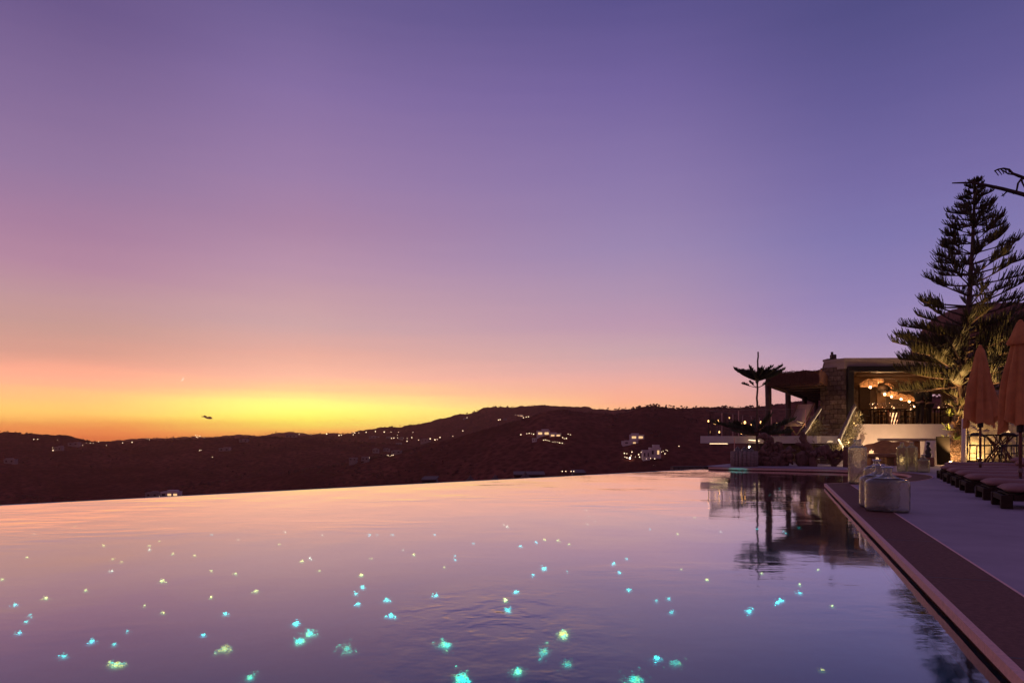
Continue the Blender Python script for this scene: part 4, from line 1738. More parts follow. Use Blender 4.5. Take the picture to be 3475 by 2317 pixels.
def creeper(name, label, pts, n, spread, cat='plant', group=None, mat='creeper', leaf=.035):
    b = MB()
    r = random.Random(hash(label) % 1000 if False else len(label) * 7)
    for k in range(n):
        i = r.randrange(len(pts) - 1)
        t = r.random()
        p = pts[i].lerp(pts[i + 1], t) + Vector((r.uniform(-1, 1) * spread[0], r.uniform(-1, 1) * spread[1], r.uniform(-1, .55) * spread[2]))
        q = [p]
        d = Vector((r.uniform(-1, 1), r.uniform(-1, 1), r.uniform(-.4, 1))).normalized()
        for s in range(4):
            d = (d + Vector((r.uniform(-.9, .9), r.uniform(-.9, .9), r.uniform(-.9, .9)))).normalized()
            q.append(q[-1] + d * .07)
        b.tube(q, [.009, .009, .008, .006, .004], 3, False)
        for s in range(3):
            c = q[r.randrange(1, 5)]
            a1 = Vector((r.uniform(-1, 1), r.uniform(-1, 1), r.uniform(-1, 1))).normalized()
            a2 = a1.orthogonal().normalized()
            l = leaf * r.uniform(.6, 1.4)
            b.add([c, c + a1 * l + a2 * l * .5, c + a1 * l * 2, c + a1 * l - a2 * l * .5], [(0, 1, 2, 3)])
    o = b.build(name, M_[mat])
    tag(o, label, cat, group)
    return o


def stairs():
    root = empty('staircase', (12.0, 26.3, 0), 0, 'white edged stone staircase climbing to the restaurant', 'staircase')
    n = 9
    for k in range(n):
        t0, t1 = k / n, (k + 1) / n
        a0, a1 = ST_A0.lerp(ST_A1, t0), ST_A0.lerp(ST_A1, t1)
        b0, b1 = ST_B0.lerp(ST_B1, t0), ST_B0.lerp(ST_B1, t1)
        m = MB()
        m.prism([(a0.x - 12, a0.y - 26.3), (b0.x - 12, b0.y - 26.3), (b1.x - 12, b1.y - 26.3), (a1.x - 12, a1.y - 26.3)], -.2, (k + 1) * FZ / n)
        m.build('step', M_['stone'], root)
        for side, (p0, p1) in enumerate(((a0, a1), (b0, b1))):
            nn = VB * (.16 if side == 0 else .34)
            m = MB()
            sg = 1 if side == 0 else 1
            z = (k + 1) * FZ / n + .012
            q = [p0 + nn * .0, p1 + nn * .0, p1 + nn * 1, p0 + nn * 1]
            if side == 0:
                q = [p0 + VB * .20, p1 + VB * .20, p1 + VB * .46, p0 + VB * .46]
            m.prism([(w.x - 12, w.y - 26.3) for w in q], z - .24, z)
            m.build('stringer_block', M_['plaster'], root)
    # handrails: weathered round timber with a warm led strip beneath
    rails = [('left', [at(2727, 1470, 26.9), at(2752, 1428, 28.2), at(2783, 1381, 30.0)], 'weathered timber handrail on the left side of the stair'),
             ('right', [at(2845, 1491, 26.0), at(2872, 1432, 27.6), at(2901, 1373, 29.2)], 'weathered timber handrail on the right side of the stair')]
    for nm, pts, lab in rails:
        rt = empty('handrail', (pts[0].x, pts[0].y, 0), 0, lab, 'handrail', 'handrails of the stair')
        off = Vector((pts[0].x, pts[0].y, 0))
        fine = [pts[0].lerp(pts[1], t / 4) for t in range(4)] + [pts[1].lerp(pts[2], t / 4) for t in range(5)]
        r = random.Random(len(lab))
        fine = [p - off + Vector((r.uniform(-.02, .02), 0, r.uniform(-.025, .025))) for p in fine]
        m = MB()
        m.tube(fine, [.066, .062, .058, .062, .058, .055, .058, .055, .058], 10)
        m.build('rail', M_['rail'], rt, True)
        m = MB()
        m.tube([p + Vector((.045, -.02, -.085)) for p in fine], .016, 6)
        m.build('light_strip', M_['ledsoft'], rt)
        for t in (0, 4, 8):
            m = MB()
            p = fine[t]
            m.tube([(p.x, p.y + .05, 0), (p.x, p.y + .05, p.z)], .035, 8)
            m.build('baluster', M_['rail'], rt, True)
        for t in ((1, 3, 5, 7) if nm == 'right' else (4, 6)):
            p = fine[t]
            sv = VB * (.22 if nm == 'right' else -.22)
            lamp_light('strip_light', (p.x + sv.x, p.y + sv.y - .12, p.z - .25), 9.0 if nm == 'right' else 6.0, (1, .66, .34), .03, rt)
        if nm == 'right':
            m = MB()
            m.tube([at(2846, 1490, 25.95) - off, at(2861, 1517, 25.7) - off, at(2875, 1541, 25.4) - off], .03, 8)
            m.build('lit_rail_end', M_['led'], rt)
            q = at(2862, 1515, 25.4) - off
            lamp_light('strip_light', q + Vector((.0, -.1, 0)), 12, (1, .66, .34), .05, rt)
    creeper('creeper', 'dry climbing plant lit below the left handrail', [at(2735, 1510, 27.0), at(2752, 1478, 28.0), at(2775, 1430, 29.6)], 330, (.2, .3, .42))
    creeper('creeper', 'dry climbing plant lit below the right handrail', [at(2868, 1525, 26.1), at(2886, 1470, 27.4), at(2903, 1420, 28.8)], 420, (.22, .3, .48))
    creeper('creeper', 'dark dry bush beside the foot of the stair', [at(2815, 1520, 25.8), at(2845, 1530, 25.6)], 160, (.25, .2, .3))
    # lamp at the foot of the stair
    p = at(2817, 1498, 25.9)
    q = empty('mushroom_lamp', (p.x, p.y, 0), 0, 'small mushroom lamp lit at the foot of the stair', 'lamp')
    m = MB()
    m.lathe([(.11, p.z - .02), (.1, p.z + .02), (.03, p.z + .05)], 12)
    m.build('lamp_shade', M_['ledsoft'], q)
    m = MB()
    m.tube([(0, 0, 0), (0, 0, p.z)], .015, 6)
    m.build('stem', M_['black'], q)


stairs()


# ------------------------------------------------------------------ restaurant interior
def pendants():
    spec = [(2949, 2921, 2977, 1283, 1311, 1302, 31.0, 'wick', 'largest conical wicker pendant nearest the stone pier'), (2974, 2952, 2996, 1275, 1297, 1290, 32.6, 'wick', 'wicker pendant just above the largest one'),
            (2999, 2978, 3020, 1303, 1335, 1326, 33.0, 'wickdark', 'dark round wicker pendant in the middle of the row'), (3012, 2994, 3030, 1296, 1318, 1311, 34.4, 'wick', 'pale wicker pendant above the dark round one'),
            (3022, 3000, 3045, 1318, 1343, 1335, 35.0, 'wick', 'brightest starry wicker pendant'), (3054, 3030, 3079, 1332, 1352, 1346, 36.6, 'wick', 'wide flat wicker pendant right of the brightest one'),
            (3082, 3064, 3104, 1336, 1360, 1353, 38.2, 'wick', 'far wicker pendant near the two people'), (3102, 3088, 3116, 1358, 1376, 1370, 39.4, 'wickdark', 'farthest dark wicker pendant, lowest of the row')]
    for (cx, x0, x1, y0, y1, yb, Y, mat, lab) in spec:
        t, bt = at(cx, y0, Y), at(cx, y1, Y)
        w = (x1 - x0) / F * Y / 2
        h = t.z - bt.z
        root = empty('pendant_lamp', (t.x, Y, bt.z), 0, lab, 'pendant lamp', 'wicker pendant lamps')
        m = MB()
        if mat == 'wick':
            m.lathe([(w * .96, 0), (w, h * .45), (w * .9, h * .52), (w * .1, h)], 24, cap0=False, cap1=False)
        else:
            m.lathe([(w * .35, 0), (w * .85, h * .25), (w, h * .5), (w * .8, h * .8), (w * .1, h)], 24, cap0=False, cap1=False)
        shade = m.build('shade', M_[mat], root, True)
        m = MB()
        for k in range(12):
            th = 2 * PI * k / 12
            m.tube([(math.cos(th) * w * .98, math.sin(th) * w * .98, 0), (math.cos(th) * w * 1.02, math.sin(th) * w * 1.02, h * .45), (math.cos(th) * w * .12, math.sin(th) * w * .12, h * 1.01)], .008, 4)
        m.build('wire_frame', M_['black'], shade)
        m = MB()
        bz = at(cx, yb, Y).z - bt.z
        m.ball((0, -w * .3, -.035), .05, 8, 6)
        m.build('bulb', M_['bulb'], shade)
        m = MB()
        m.tube([(0, 0, h), (0, 0, 3.98 - bt.z)], .01, 4)
        m.build('cord', M_['black'], root)
        lamp_light('lamp_light', (0, -w * .3, -.10), 26, (1, .55, .24), .08, root)


pendants()


def tables_inside():
    tb = []
    for i, (px, Y, lab) in enumerate([(2968, 31.2, 'dark dining table with wine glasses nearest the stair'), (3030, 31.4, 'dark dining table beside the striped floor lantern'), (3088, 33.0, 'dark dining table with bottles near the two people'),
                                      (3005, 34.5, 'dark dining table at the back of the restaurant'), (3182, 31.0, 'dark dining table right of the two people')]):
        x = (px - HX) / F * Y
        root = empty('dining_table', (x, Y, FZ), 0, lab, 'table', 'dining tables in the restaurant')
        m = MB()
        m.box((0, 0, .735), (.85, .85, .04), 0, .01)
        m.build('tabletop', M_['darkwood'], root)
        for sx in (-1, 1):
            for sy in (-1, 1):
                m = MB()
                m.box((sx * .36, sy * .36, .357), (.05, .05, .714))
                m.build('leg', M_['darkwood'], root)
        tb.append((x, Y))
    # wine glasses
    gm = MB()
    gm.lathe([(.035, 0), (.035, .004), (.006, .01), (.005, .09), (.03, .115), (.045, .16), (.04, .21), (.036, .215)], 14, cap1=False)
    first = None
    names = ['table nearest the stair', 'table beside the striped lantern', 'table near the two people', 'table at the back', 'table right of the two people']
    for i, (x, Y) in enumerate(tb):
        for k, (dx, dy) in enumerate(((-.28, -.25), (-.1, -.3), (.12, -.26), (.3, -.2))):
            o = gm.build('wine_glass', M_['wineglass'], None, True) if first is None else first.copy()
            if first is not None:
                C.objects.link(o)
            first = first or o
            o.location = (x + dx, Y + dy, FZ + .7555)
            o.scale = (1.25, 1.25, 1.25)
            tag(o, f'empty wine glass on the dining {names[i]}, {["first", "second", "third", "fourth"][k]} from left', 'wine glass', 'wine glasses on the dining tables')
        c = empty('candle_jar', (x + .02, Y - .05, FZ + .7555), 0, f'glowing candle jar on the dining {names[i]}', 'candle', 'candle jars on the dining tables')
        m = MB()
        m.lathe([(.045, 0), (.05, .12)], 12, cap1=False)
        m.build('jar', M_['wineglass'], c, True)
        m = MB()
        m.lathe([(.04, .005), (.04, .075), (.012, .08), (.004, .12)], 10)
        m.build('wax', M_['glow'], c)
        m = MB()
        m.box((x + .16, Y + .1, FZ + .80), (.07, .09, .09), .3, .01, .6)
        o = m.build('napkin', M_['fabric_red'])
        tag(o, f'red folded napkin on the dining {names[i]}', 'napkin', 'red napkins on the dining tables')
    # chairs
    proto = None
    cl = ['black dining chair left of the table nearest the stair', 'black dining chair right of the table nearest the stair', 'black dining chair right of the striped lantern', 'black dining chair left of the table near the couple',
          'black dining chair in front of the table near the couple', 'black dining chair at the back table', 'black dining chair right of the couple']
    for i, (px, Y, rz) in enumerate([(2942, 31.3, R(90)), (2995, 31.3, R(-90)), (3060, 31.6, R(-80)), (3062, 33.2, R(90)), (3098, 32.1, R(0)), (2984, 34.4, R(90)), (3205, 31.2, R(-90))]):
        x = (px - HX) / F * Y
        if proto is None:
            proto = chair_proto('dining_chair')
            o = proto
        else:
            o = copy_tree(proto)
        o.location = (x, Y, FZ)
        o.rotation_euler = (0, 0, rz)
        tag(o, cl[i], 'chair', 'black dining chairs in the restaurant')
    # striped woven floor lantern
    p = at(3034, 1439, 30.5)
    root = empty('floor_lantern', (p.x, p.y, FZ), 0, 'striped woven floor lantern glowing red and amber', 'lantern')
    m = MB()
    m.lathe([(.13, .02), (.15, .3), (.17, .55)], 16, cap0=True, cap1=False)
    m.build('glow_core', M_['glow'], root, True)
    m = MB()
    for k in range(10):
        th = 2 * PI * k / 10
        m.tube([(math.cos(th + j * .12) * (.17 + .01 * j), math.sin(th + j * .12) * (.17 + .01 * j), j * .1) for j in range(7)], [.028, .045, .03, .05, .03, .045, .03], 5)
    m.build('woven_strip', M_['bench'], root)


def chair_proto(name):
    root = empty(name, (0, 0, 0))
    m = MB()
    m.box((0, 0, .45), (.44, .44, .04), 0, .015)
    m.build('seat', M_['black'], root)
    m = MB()
    pts = [(-.21, -.2, .70), (-.12, -.235, .75), (0, -.245, .76), (.12, -.235, .75), (.21, -.2, .70)]
    m.tube(pts, [.02, .03, .034, .03, .02], 8, flat=1.6)
    m.build('backrest', M_['black'], root, True)
    for sx, sy in ((-1, -1), (1, -1), (-1, 1), (1, 1)):
        m = MB()
        m.tube([(sx * .21, sy * .2, 0), (sx * .19, sy * .19, .44)] + ([(sx * .205, sy * .2, .72)] if sy < 0 else []), .017, 6)
        m.build('leg', M_['black'], root, True)
    m = MB()
    for sx in (-1, 1):
        m.tube([(sx * .2, -.2, .22), (sx * .2, .2, .22)], .012, 6)
    m.build('stretcher', M_['black'], root)
    return root


tables_inside()


# ------------------------------------------------------------------ two people talking inside the opening
def skin_mesh(name, joints, edges, mat, parent=None, root='pelvis', sub=1):
    names = list(joints)
    idx = {n: i for i, n in enumerate(names)}
    me = bpy.data.meshes.new(name)
    me.from_pydata([joints[n][0] for n in names], [(idx[a], idx[b]) for a, b in edges], [])
    me.materials.append(mat)
    o = bpy.data.objects.new(name, me)
    C.objects.link(o)
    if parent is not None:
        o.parent = parent
    sk = o.modifiers.new('skin', 'SKIN')
    sk.use_smooth_shade = True
    if not me.skin_vertices:
        with bpy.context.temp_override(object=o, active_object=o):
            bpy.ops.mesh.customdata_skin_add()
    for n in names:
        r = joints[n][1]
        v = me.skin_vertices[0].data[idx[n]]
        v.radius = r if isinstance(r, tuple) else (r, r)
        v.use_root = (n == root)
    ss = o.modifiers.new('sub', 'SUBSURF')
    ss.levels = ss.render_levels = sub
    return o


def person(label, loc, rz, h, raise_arm, group='people talking in the restaurant'):
    J = {'pelvis': ((0, 0, .96), (.155, .115)), 'waist': ((0, .005, 1.12), (.135, .10)), 'chest': ((0, .0, 1.33), (.165, .115)), 'neckb': ((0, -.01, 1.47), (.075, .065)), 'neck': ((0, .005, 1.54), .052),
         'jaw': ((0, .03, 1.60), (.062, .075)), 'head': ((0, .015, 1.68), (.078, .098)), 'crown': ((0, .0, 1.765), (.058, .07)), 'nose': ((0, .125, 1.655), .012)}
    E = [('pelvis', 'waist'), ('waist', 'chest'), ('chest', 'neckb'), ('neckb', 'neck'), ('neck', 'jaw'), ('jaw', 'head'), ('head', 'crown'), ('head', 'nose')]
    clothes_j = {'pelvis': ((0, 0, .93), (.175, .135)), 'waist': ((0, .005, 1.12), (.155, .122)), 'chest': ((0, 0, 1.33), (.182, .132)), 'collar': ((0, -.01, 1.485), (.082, .072))}
    clothes_e = [('pelvis', 'waist'), ('waist', 'chest'), ('chest', 'collar')]
    tj = {'pelvis': ((0, 0, .97), (.162, .122))}
    te = []
    for s, n in ((-1, 'l'), (1, 'r')):
        up = raise_arm if s < 0 else raise_arm * .7
        sh, el = Vector((s * .19, 0, 1.42)), Vector((s * .255, .02 + .06 * up, 1.14))
        wr = Vector((s * (.25 - .10 * up), .05 + .24 * up, .90 + .36 * up))
        d = (wr - el).normalized()
        J['sh' + n], J['el' + n], J['wr' + n] = (tuple(sh), .058), (tuple(el), .042), (tuple(wr), .028)
        pm = wr + d * .055
        J['palm' + n] = (tuple(pm), (.036, .020))
        E += [('chest', 'sh' + n), ('sh' + n, 'el' + n), ('el' + n, 'wr' + n), ('wr' + n, 'palm' + n)]
        a = Vector((0, 0, 1)).cross(d)
        a = a.normalized() if a.length > .2 else Vector((1, 0, 0))
        nrm = d.cross(a).normalized()
        for q, (off, ln) in enumerate(((-.030, .070), (-.011, .082), (.011, .078), (.030, .060))):
            b0 = pm + d * .035 + a * off
            J[f'f{n}{q}a'] = (tuple(b0), .0095)
            J[f'f{n}{q}b'] = (tuple(b0 + d * ln * .55 - nrm * .008), .0085)
            J[f'f{n}{q}c'] = (tuple(b0 + d * ln - nrm * .030), .007)
            E += [('palm' + n, f'f{n}{q}a'), (f'f{n}{q}a', f'f{n}{q}b'), (f'f{n}{q}b', f'f{n}{q}c')]
        t0 = wr + d * .03 + a * (-.036)
        J[f't{n}a'] = (tuple(t0 + d * .02 - a * .012), .011)
        J[f't{n}b'] = (tuple(t0 + d * .055 - a * .022 - nrm * .012), .009)
        E += [('palm' + n, f't{n}a'), (f't{n}a', f't{n}b')]
        J['hip' + n], J['kn' + n] = ((s * .095, 0, .88), (.095, .10)), ((s * .115, .015, .50), (.058, .06))
        J['an' + n], J['toe' + n] = ((s * .12, -.02, .085), (.038, .042)), ((s * .135, .14, .035), (.04, .028))
        E += [('pelvis', 'hip' + n), ('hip' + n, 'kn' + n), ('kn' + n, 'an' + n), ('an' + n, 'toe' + n)]
        clothes_j['sh' + n], clothes_j['el' + n], clothes_j['cu' + n] = (tuple(sh), .070), (tuple(el), .055), (tuple(wr - d * .02), .042)
        clothes_e += [('chest', 'sh' + n), ('sh' + n, 'el' + n), ('el' + n, 'cu' + n)]
        tj['hip' + n], tj['kn' + n], tj['an' + n] = ((s * .097, 0, .88), (.112, .116)), ((s * .115, .012, .50), (.077, .08)), ((s * .12, -.015, .07), (.06, .066))
        te += [('pelvis', 'hip' + n), ('hip' + n, 'kn' + n), ('kn' + n, 'an' + n)]
        J['ear' + n] = ((s * .088, 0, 1.655), .014)
        E += [('head', 'ear' + n)]
    body = skin_mesh('person', J, E, M_['skin'])
    k = h / 1.82
    body.scale = (k, k, k)
    body.location = loc
    body.rotation_euler = (0, 0, rz)
    tag(body, label, 'person', group)
    skin_mesh('jacket', clothes_j, clothes_e, M_['cloth_dark'], body)
    skin_mesh('trousers', tj, te, M_['trousers'], body)
    m = MB()
    m.ball((0, -.018, 1.715), .105, 14, 8, (.86, 1.08, 1.0), .12)
    m.v = [(x, min(y, .062 + (z - 1.72) * .5), max(z, 1.63)) for x, y, z in m.v]
    m.build('hair', M_['hair'], body, True)
    for s in (-1, 1):
        e = MB()
        e.ball((s * .034, .100, 1.682), .013, 8, 6)
        e.build('eye', M_['plaster'], body)
        e = MB()
        e.lathe([(.0, -.0), (.045, .0), (.05, .05), (.035, .09), (.0, .1)], 12, (s * .125, .055, 0), sy=2.7)
        e.build('shoe', M_['black'], body, True)
    e = MB()
    e.box((0, .099, 1.612), (.045, .012, .010), 0, .004)
    e.build('mouth', M_['bench'], body)
    return body


p = at(3121, 1440, 30.3)
person('person in dark clothes at left of the pair, facing right with arms raised', (p.x, 30.3, FZ), R(-70), 1.86, 1.0)
p = at(3152, 1440, 30.5)
person('person in dark clothes at right of the pair, facing left', (p.x, 30.5, FZ), R(80), 1.80, .8)


# ------------------------------------------------------------------ Norfolk pines
def curve_tube(b, p, d, length, r0, r1, bend, segs=5, n=3, rr=None):
    pts = [p]
    rad = [r0]
    q, d = Vector(p), Vector(d).normalized()
    for i in range(segs):
        d = (d + bend * (1.0 / segs)).normalized()
        q = q + d * (length / segs)
        pts.append(q)
        rad.append(r0 + (r1 - r0) * (i + 1) / segs)
    b.tube(pts, rad, n, False)
    return pts


def pine(name, label, base, trunk, whorls, r, needle='needle', fin_r=.017, trunk_r=(.2, .03), cat='tree', finger=(.30, .58), dens=1.0):
    """trunk: list of points; whorls: (height fraction along the trunk, n, radius, elevation deg, branchlets, start)"""
    root = empty(name, base, 0, label, cat)
    base = Vector(base)
    tp = [Vector(q) - base for q in trunk]

    def tr(t):
        f = t * (len(tp) - 1)
        i = min(int(f), len(tp) - 2)
        return tp[i].lerp(tp[i + 1], f - i)
    tb = MB()
    fine = [tr(i / 24) + Vector((r.uniform(-.012, .012), r.uniform(-.012, .012), 0)) for i in range(25)]
    tb.tube(fine, [trunk_r[0] + (trunk_r[1] - trunk_r[0]) * (i / 24) ** .8 for i in range(25)], 12)
    tb.build('trunk', M_['bark'], root, True)
    lb, fb = MB(), MB()
    for (t, n, rad, elev, nb, st) in whorls:
        c = tr(t)
        a0 = r.random() * 6.28
        for k in range(n):
            if rad > 1.1 and elev > 4 and r.random() < .12:
                continue
            az = a0 + 2 * PI * k / n + r.uniform(-.25, .25)
            L = rad * r.uniform(.74, 1.12)
            el = R(elev + r.uniform(-5, 5))
            d = Vector((math.cos(az) * math.cos(el), math.sin(az) * math.cos(el), math.sin(el)))
            pts = curve_tube(lb, c, d, L, max(.012, .022 * rad), .009, Vector((0, 0, r.uniform(.05, .32))), 6, 4)
            side = Vector((-math.sin(az), math.cos(az), 0))
            m = int(nb * dens)
            for q in range(m):
                u = st + (1 - st) * (q + r.random()) / m
                f = u * (len(pts) - 1)
                i = min(int(f), len(pts) - 2)
                p = pts[i].lerp(pts[i + 1], f - i)
                out = (pts[i + 1] - pts[i]).normalized()
                s = r.choice((-1, 1)) * r.uniform(.25, 1.0)
                dd = (out * r.uniform(.25, 1.0) + side * s * .9 + Vector((0, 0, r.uniform(-.15, .5)))).normalized()
                ln = r.uniform(*finger) * (1.0 if u < .9 else .8) * min(1.0, .25 + .5 * rad)
                curve_tube(fb, p, dd, ln, fin_r, fin_r * .55, Vector((0, 0, r.uniform(.9, 1.9))) + out * .2, 4, 3)
    lb.build('limbs', M_['bark'], root)
    fb.build('crown', M_[needle], root)
    return root


def tall_pine():
    r = random.Random(21)
    b = Vector((16.92, 26, 0))
    tp = [b, Vector((17.05, 26, 2.0)), Vector((17.2, 26, 4.0)), Vector((17.42, 26, 6.1)), Vector((17.52, 26, 8.2)), Vector((17.65, 26, 10.85))]
    W = []
    H = 10.85

    def add(z, n, rad, el, nb, st):
        f = z
        for i in range(len(tp) - 1):
            if tp[i].z <= z <= tp[i + 1].z:
                f = (i + (z - tp[i].z) / (tp[i + 1].z - tp[i].z)) / (len(tp) - 1)
        W.append((f, n, rad, el, nb, st))
    z = 10.8
    # tight dark tip
    for z, rad in ((10.72, .20), (10.52, .32), (10.32, .40), (10.1, .56), (9.9, .64), (9.7, .78), (9.5, .84), (9.3, .92), (9.1, 1.0)):
        add(z, 5, rad, 5, 24, .2)
    for z, rad, el in ((8.75, 1.15, 10), (8.4, 1.25, 10), (8.0, 1.35, 12), (7.6, 1.5, 11), (7.2, 1.65, 9), (6.8, 1.8, 9), (6.4, 1.95, 8), (6.0, 2.1, 8), (5.6, 2.2, 7), (5.25, 2.3, 7)):
        add(z, 6, rad, el, 40, .5)
    for z, rad, el in ((5.0, 2.3, 5), (4.75, 2.15, 5), (4.5, 2.35, 5), (4.25, 2.45, 5), (4.0, 2.15, 5), (3.75, 2.4, 4), (3.5, 2.45, 2), (3.25, 2.45, -1), (3.0, 2.4, -4)):
        add(z, 7, rad, el, 84, .2)
    for z, rad in ((2.5, .8), (2.15, .7), (1.8, .5)):
        add(z, 5, rad, 12, 16, .2)
    pine('norfolk_pine', 'tall dark pine with tiered whorled branches beside the restaurant', b, tp, W, r, trunk_r=(.21, .035), fin_r=.019)


def young_pine():
    r = random.Random(33)
    b = at(2569, 1560, 27.0)
    b.z = 0
    top = at(2573, 1193, 27.0)
    H = top.z
    tp = [b, Vector((b.x, 27, H * .5)), top]
    W = [(1.22 / H, 8, 1.65, 9, 120, .2), (1.1 / H, 6, 1.45, 5, 90, .25), (2.98 / H, 5, .62, 16, 30, .5), (3.25 / H, 9, .98, 17, 110, .04), (3.36 / H, 8, 1.02, 13, 110, .04), (3.46 / H, 7, .85, 8, 80, .06)]
    pine('young_pine', 'young pine with a bare pole leader and two tiers of drooping branches', b, tp, W, r, 'needle_dark', .019, (.055, .028), finger=(.13, .27))


tall_pine()
young_pine()


def dry_stalk():
    Y = 13.0
    pts = [at(3845, 1663, Y), at(3835, 1300, Y), at(3770, 930, Y), at(3640, 735, Y), at(3540, 685, Y), at(3475, 660, Y), at(3400, 640, Y), at(3345, 628, Y), at(3300, 620, Y), at(3268, 620, Y), at(3232, 621, Y)]
    base = Vector((pts[0].x, Y, 0))
    root = empty('dead_agave', base, 0, 'bare dead agave stalk arching in from the right edge above the pine', 'plant')
    m = MB()
    m.tube([p - base for p in pts], [.10, .085, .07, .055, .045, .040, .034, .029, .022, .017, .012], 8)
    m.build('stalk', M_['bark_dry'], root, True)
    r = random.Random(6)

    def twig(pl, r0, r1, n=5):
        m = MB()
        q = [at(x, y, Y) - base for x, y in pl]
        m.tube(q, [r0 + (r1 - r0) * i / (len(q) - 1) for i in range(len(q))], n)
        m.build('side_stalk', M_['bark_dry'], root, True)
    twig([(3450, 648), (3455, 622), (3466, 608), (3490, 600), (3560, 606), (3640, 735)], .016, .03)
    twig([(3475, 603), (3452, 594), (3436, 588), (3424, 575), (3405, 571), (3388, 574), (3375, 580)], .028, .012)
    twig([(3475, 604), (3458, 600), (3440, 592), (3422, 590), (3410, 582), (3398, 576)], .016, .012)
    twig([(3466, 608), (3470, 620), (3480, 640)], .018, .014)
    for (x, y) in ((3375, 578), (3386, 575), (3396, 572), (3408, 571), (3418, 573)):
        twig([(x, y), (x + 6, y + 7), (x + 10 + r.uniform(-3, 6), y + 18)], .013, .009, 4)
    twig([(3424, 644), (3412, 655), (3402, 664)], .016, .012)
    for dx, dy in ((-6, 4), (-2, -7), (8, 1), (4, 6)):
        twig([(3403, 662), (3403 + dx, 662 + dy)], .008, .005, 4)
    twig([(3448, 652), (3438, 658)], .014, .01, 4)
    twig([(3345, 628), (3330, 637), (3326, 634)], .012, .007, 4)


dry_stalk()


# ------------------------------------------------------------------ glass bottles on the coping
def bottle(px, py, w, hb, hn, dep, rneck, label, mat, e=3.2, twig=False, rz=None):
    p = atz(px, py)
    p.z = .003
    az = math.atan2(p.x, p.y)
    root = empty('glass_bottle', p, -az if rz is None else rz, label, 'bottle', 'big hand blown glass bottles by the pool')
    a = w / 2
    c = min(.05, a * .3)
    prof = [(a * .72, 0.002), (a * .92, .004), (a - .004, .02), (a, .05)]
    for k in range(1, 9):
        z = .05 + (hb - .05 - c) * k / 9
        prof.append((a * (1 + .006 * math.sin(k * 2.1 + w * 30)), z))
    prof += [(a * .995, hb - c), (a * .97, hb - c * .45), (a * .90, hb - c * .1), (a * .80, hb + .006)]
    n0 = len(prof)
    m = MB()
    m.lathe(prof, 40, e=e, sy=dep / w, cap1=False)
    # shoulder to neck: plan turns from flask to round
    sh = [(a * .80, hb + .006), (a * .55, hb + hn * .16), (rneck * 1.7, hb + hn * .30), (rneck * 1.15, hb + hn * .42), (rneck, hb + hn * .55), (rneck * 1.02, hb + hn * .8), (rneck * 1.18, hb + hn * .95), (rneck * 1.3, hb + hn), (rneck * 1.05, hb + hn * 1.01)]
    vs, fs = [], []
    n = 40
    for i, (r_, z) in enumerate(sh):
        t = min(1, i / 3.0)
        ee = e + (2 - e) * t
        sy = dep / w + (1 - dep / w) * t
        for k in range(n):
            th = 2 * PI * k / n
            cx, cy = math.cos(th), math.sin(th)
            vs.append((math.copysign(abs(cx) ** (2 / ee), cx) * r_, math.copysign(abs(cy) ** (2 / ee), cy) * r_ * sy, z))
    for i in range(len(sh) - 1):
        for k in range(n):
            a0, a1 = i * n + k, i * n + (k + 1) % n
            fs.append((a0, a1, a1 + n, a0 + n))
    body = m.build('body', M_[mat], root, True)
    sd = body.modifiers.new('wall', 'SOLIDIFY')
    sd.thickness = .007
    sd.offset = -1
    m = MB()
    m.add(vs, fs)
    nk = m.build('neck', M_[mat], root, True)
    sd = nk.modifiers.new('wall', 'SOLIDIFY')
    sd.thickness = .006
    sd.offset = -1
    m = MB()
    m.tube([(math.cos(2 * PI * k / 24) * rneck * 1.27, math.sin(2 * PI * k / 24) * rneck * 1.27, hb + hn * 1.0) for k in range(25)], .006, 6)
    m.build('lip', M_['bottle'], nk, True)
    if twig:
        m = MB()
        m.tube([(-.10, 0, .02), (-.02, .01, .12), (.04, .0, .22), (.08, .0, .30)], [.008, .007, .005, .003], 5)
        m.tube([(-.01, .01, .13), (.08, .02, .22), (.13, .0, .24)], [.005, .004, .002], 5)
        o = m.build('twig', M_['bark_dry'])
        o.location = p
        o.rotation_euler = (0, 0, -az)
        tag(o, 'dark forked twig lying inside the tall glass bottle', 'twig')
    return root


bottle(3011, 1734, .55, .43, .17, .30, .058, 'broad clear glass flask nearest the camera', 'bottle', 3.2)
bottle(2984, 1721, .52, .44, .17, .28, .056, 'broad clear glass flask half hidden behind the nearest one', 'bottle', 3.2)
bottle(2975, 1688, .40, .50, .13, .30, .05, 'squat glass flask right of the tall bottle', 'bottle', 3.0)
bottle(2910, 1640, .37, .80, .15, .32, .066, 'tallest clear glass bottle on the coping corner', 'bottle', 2.6, True)
bottle(3062, 1599, .29, .73, .13, .26, .045, 'tall greenish bottle, left of the far pair', 'bottle_green', 2.8)
bottle(3094, 1598, .32, .73, .13, .28, .045, 'tall greenish bottle, right of the far pair', 'bottle_green', 2.8)
bottle(3133, 1601, .35, .36, .14, .30, .045, 'low square greenish bottle beside the far pair', 'bottle_green', 4.0)


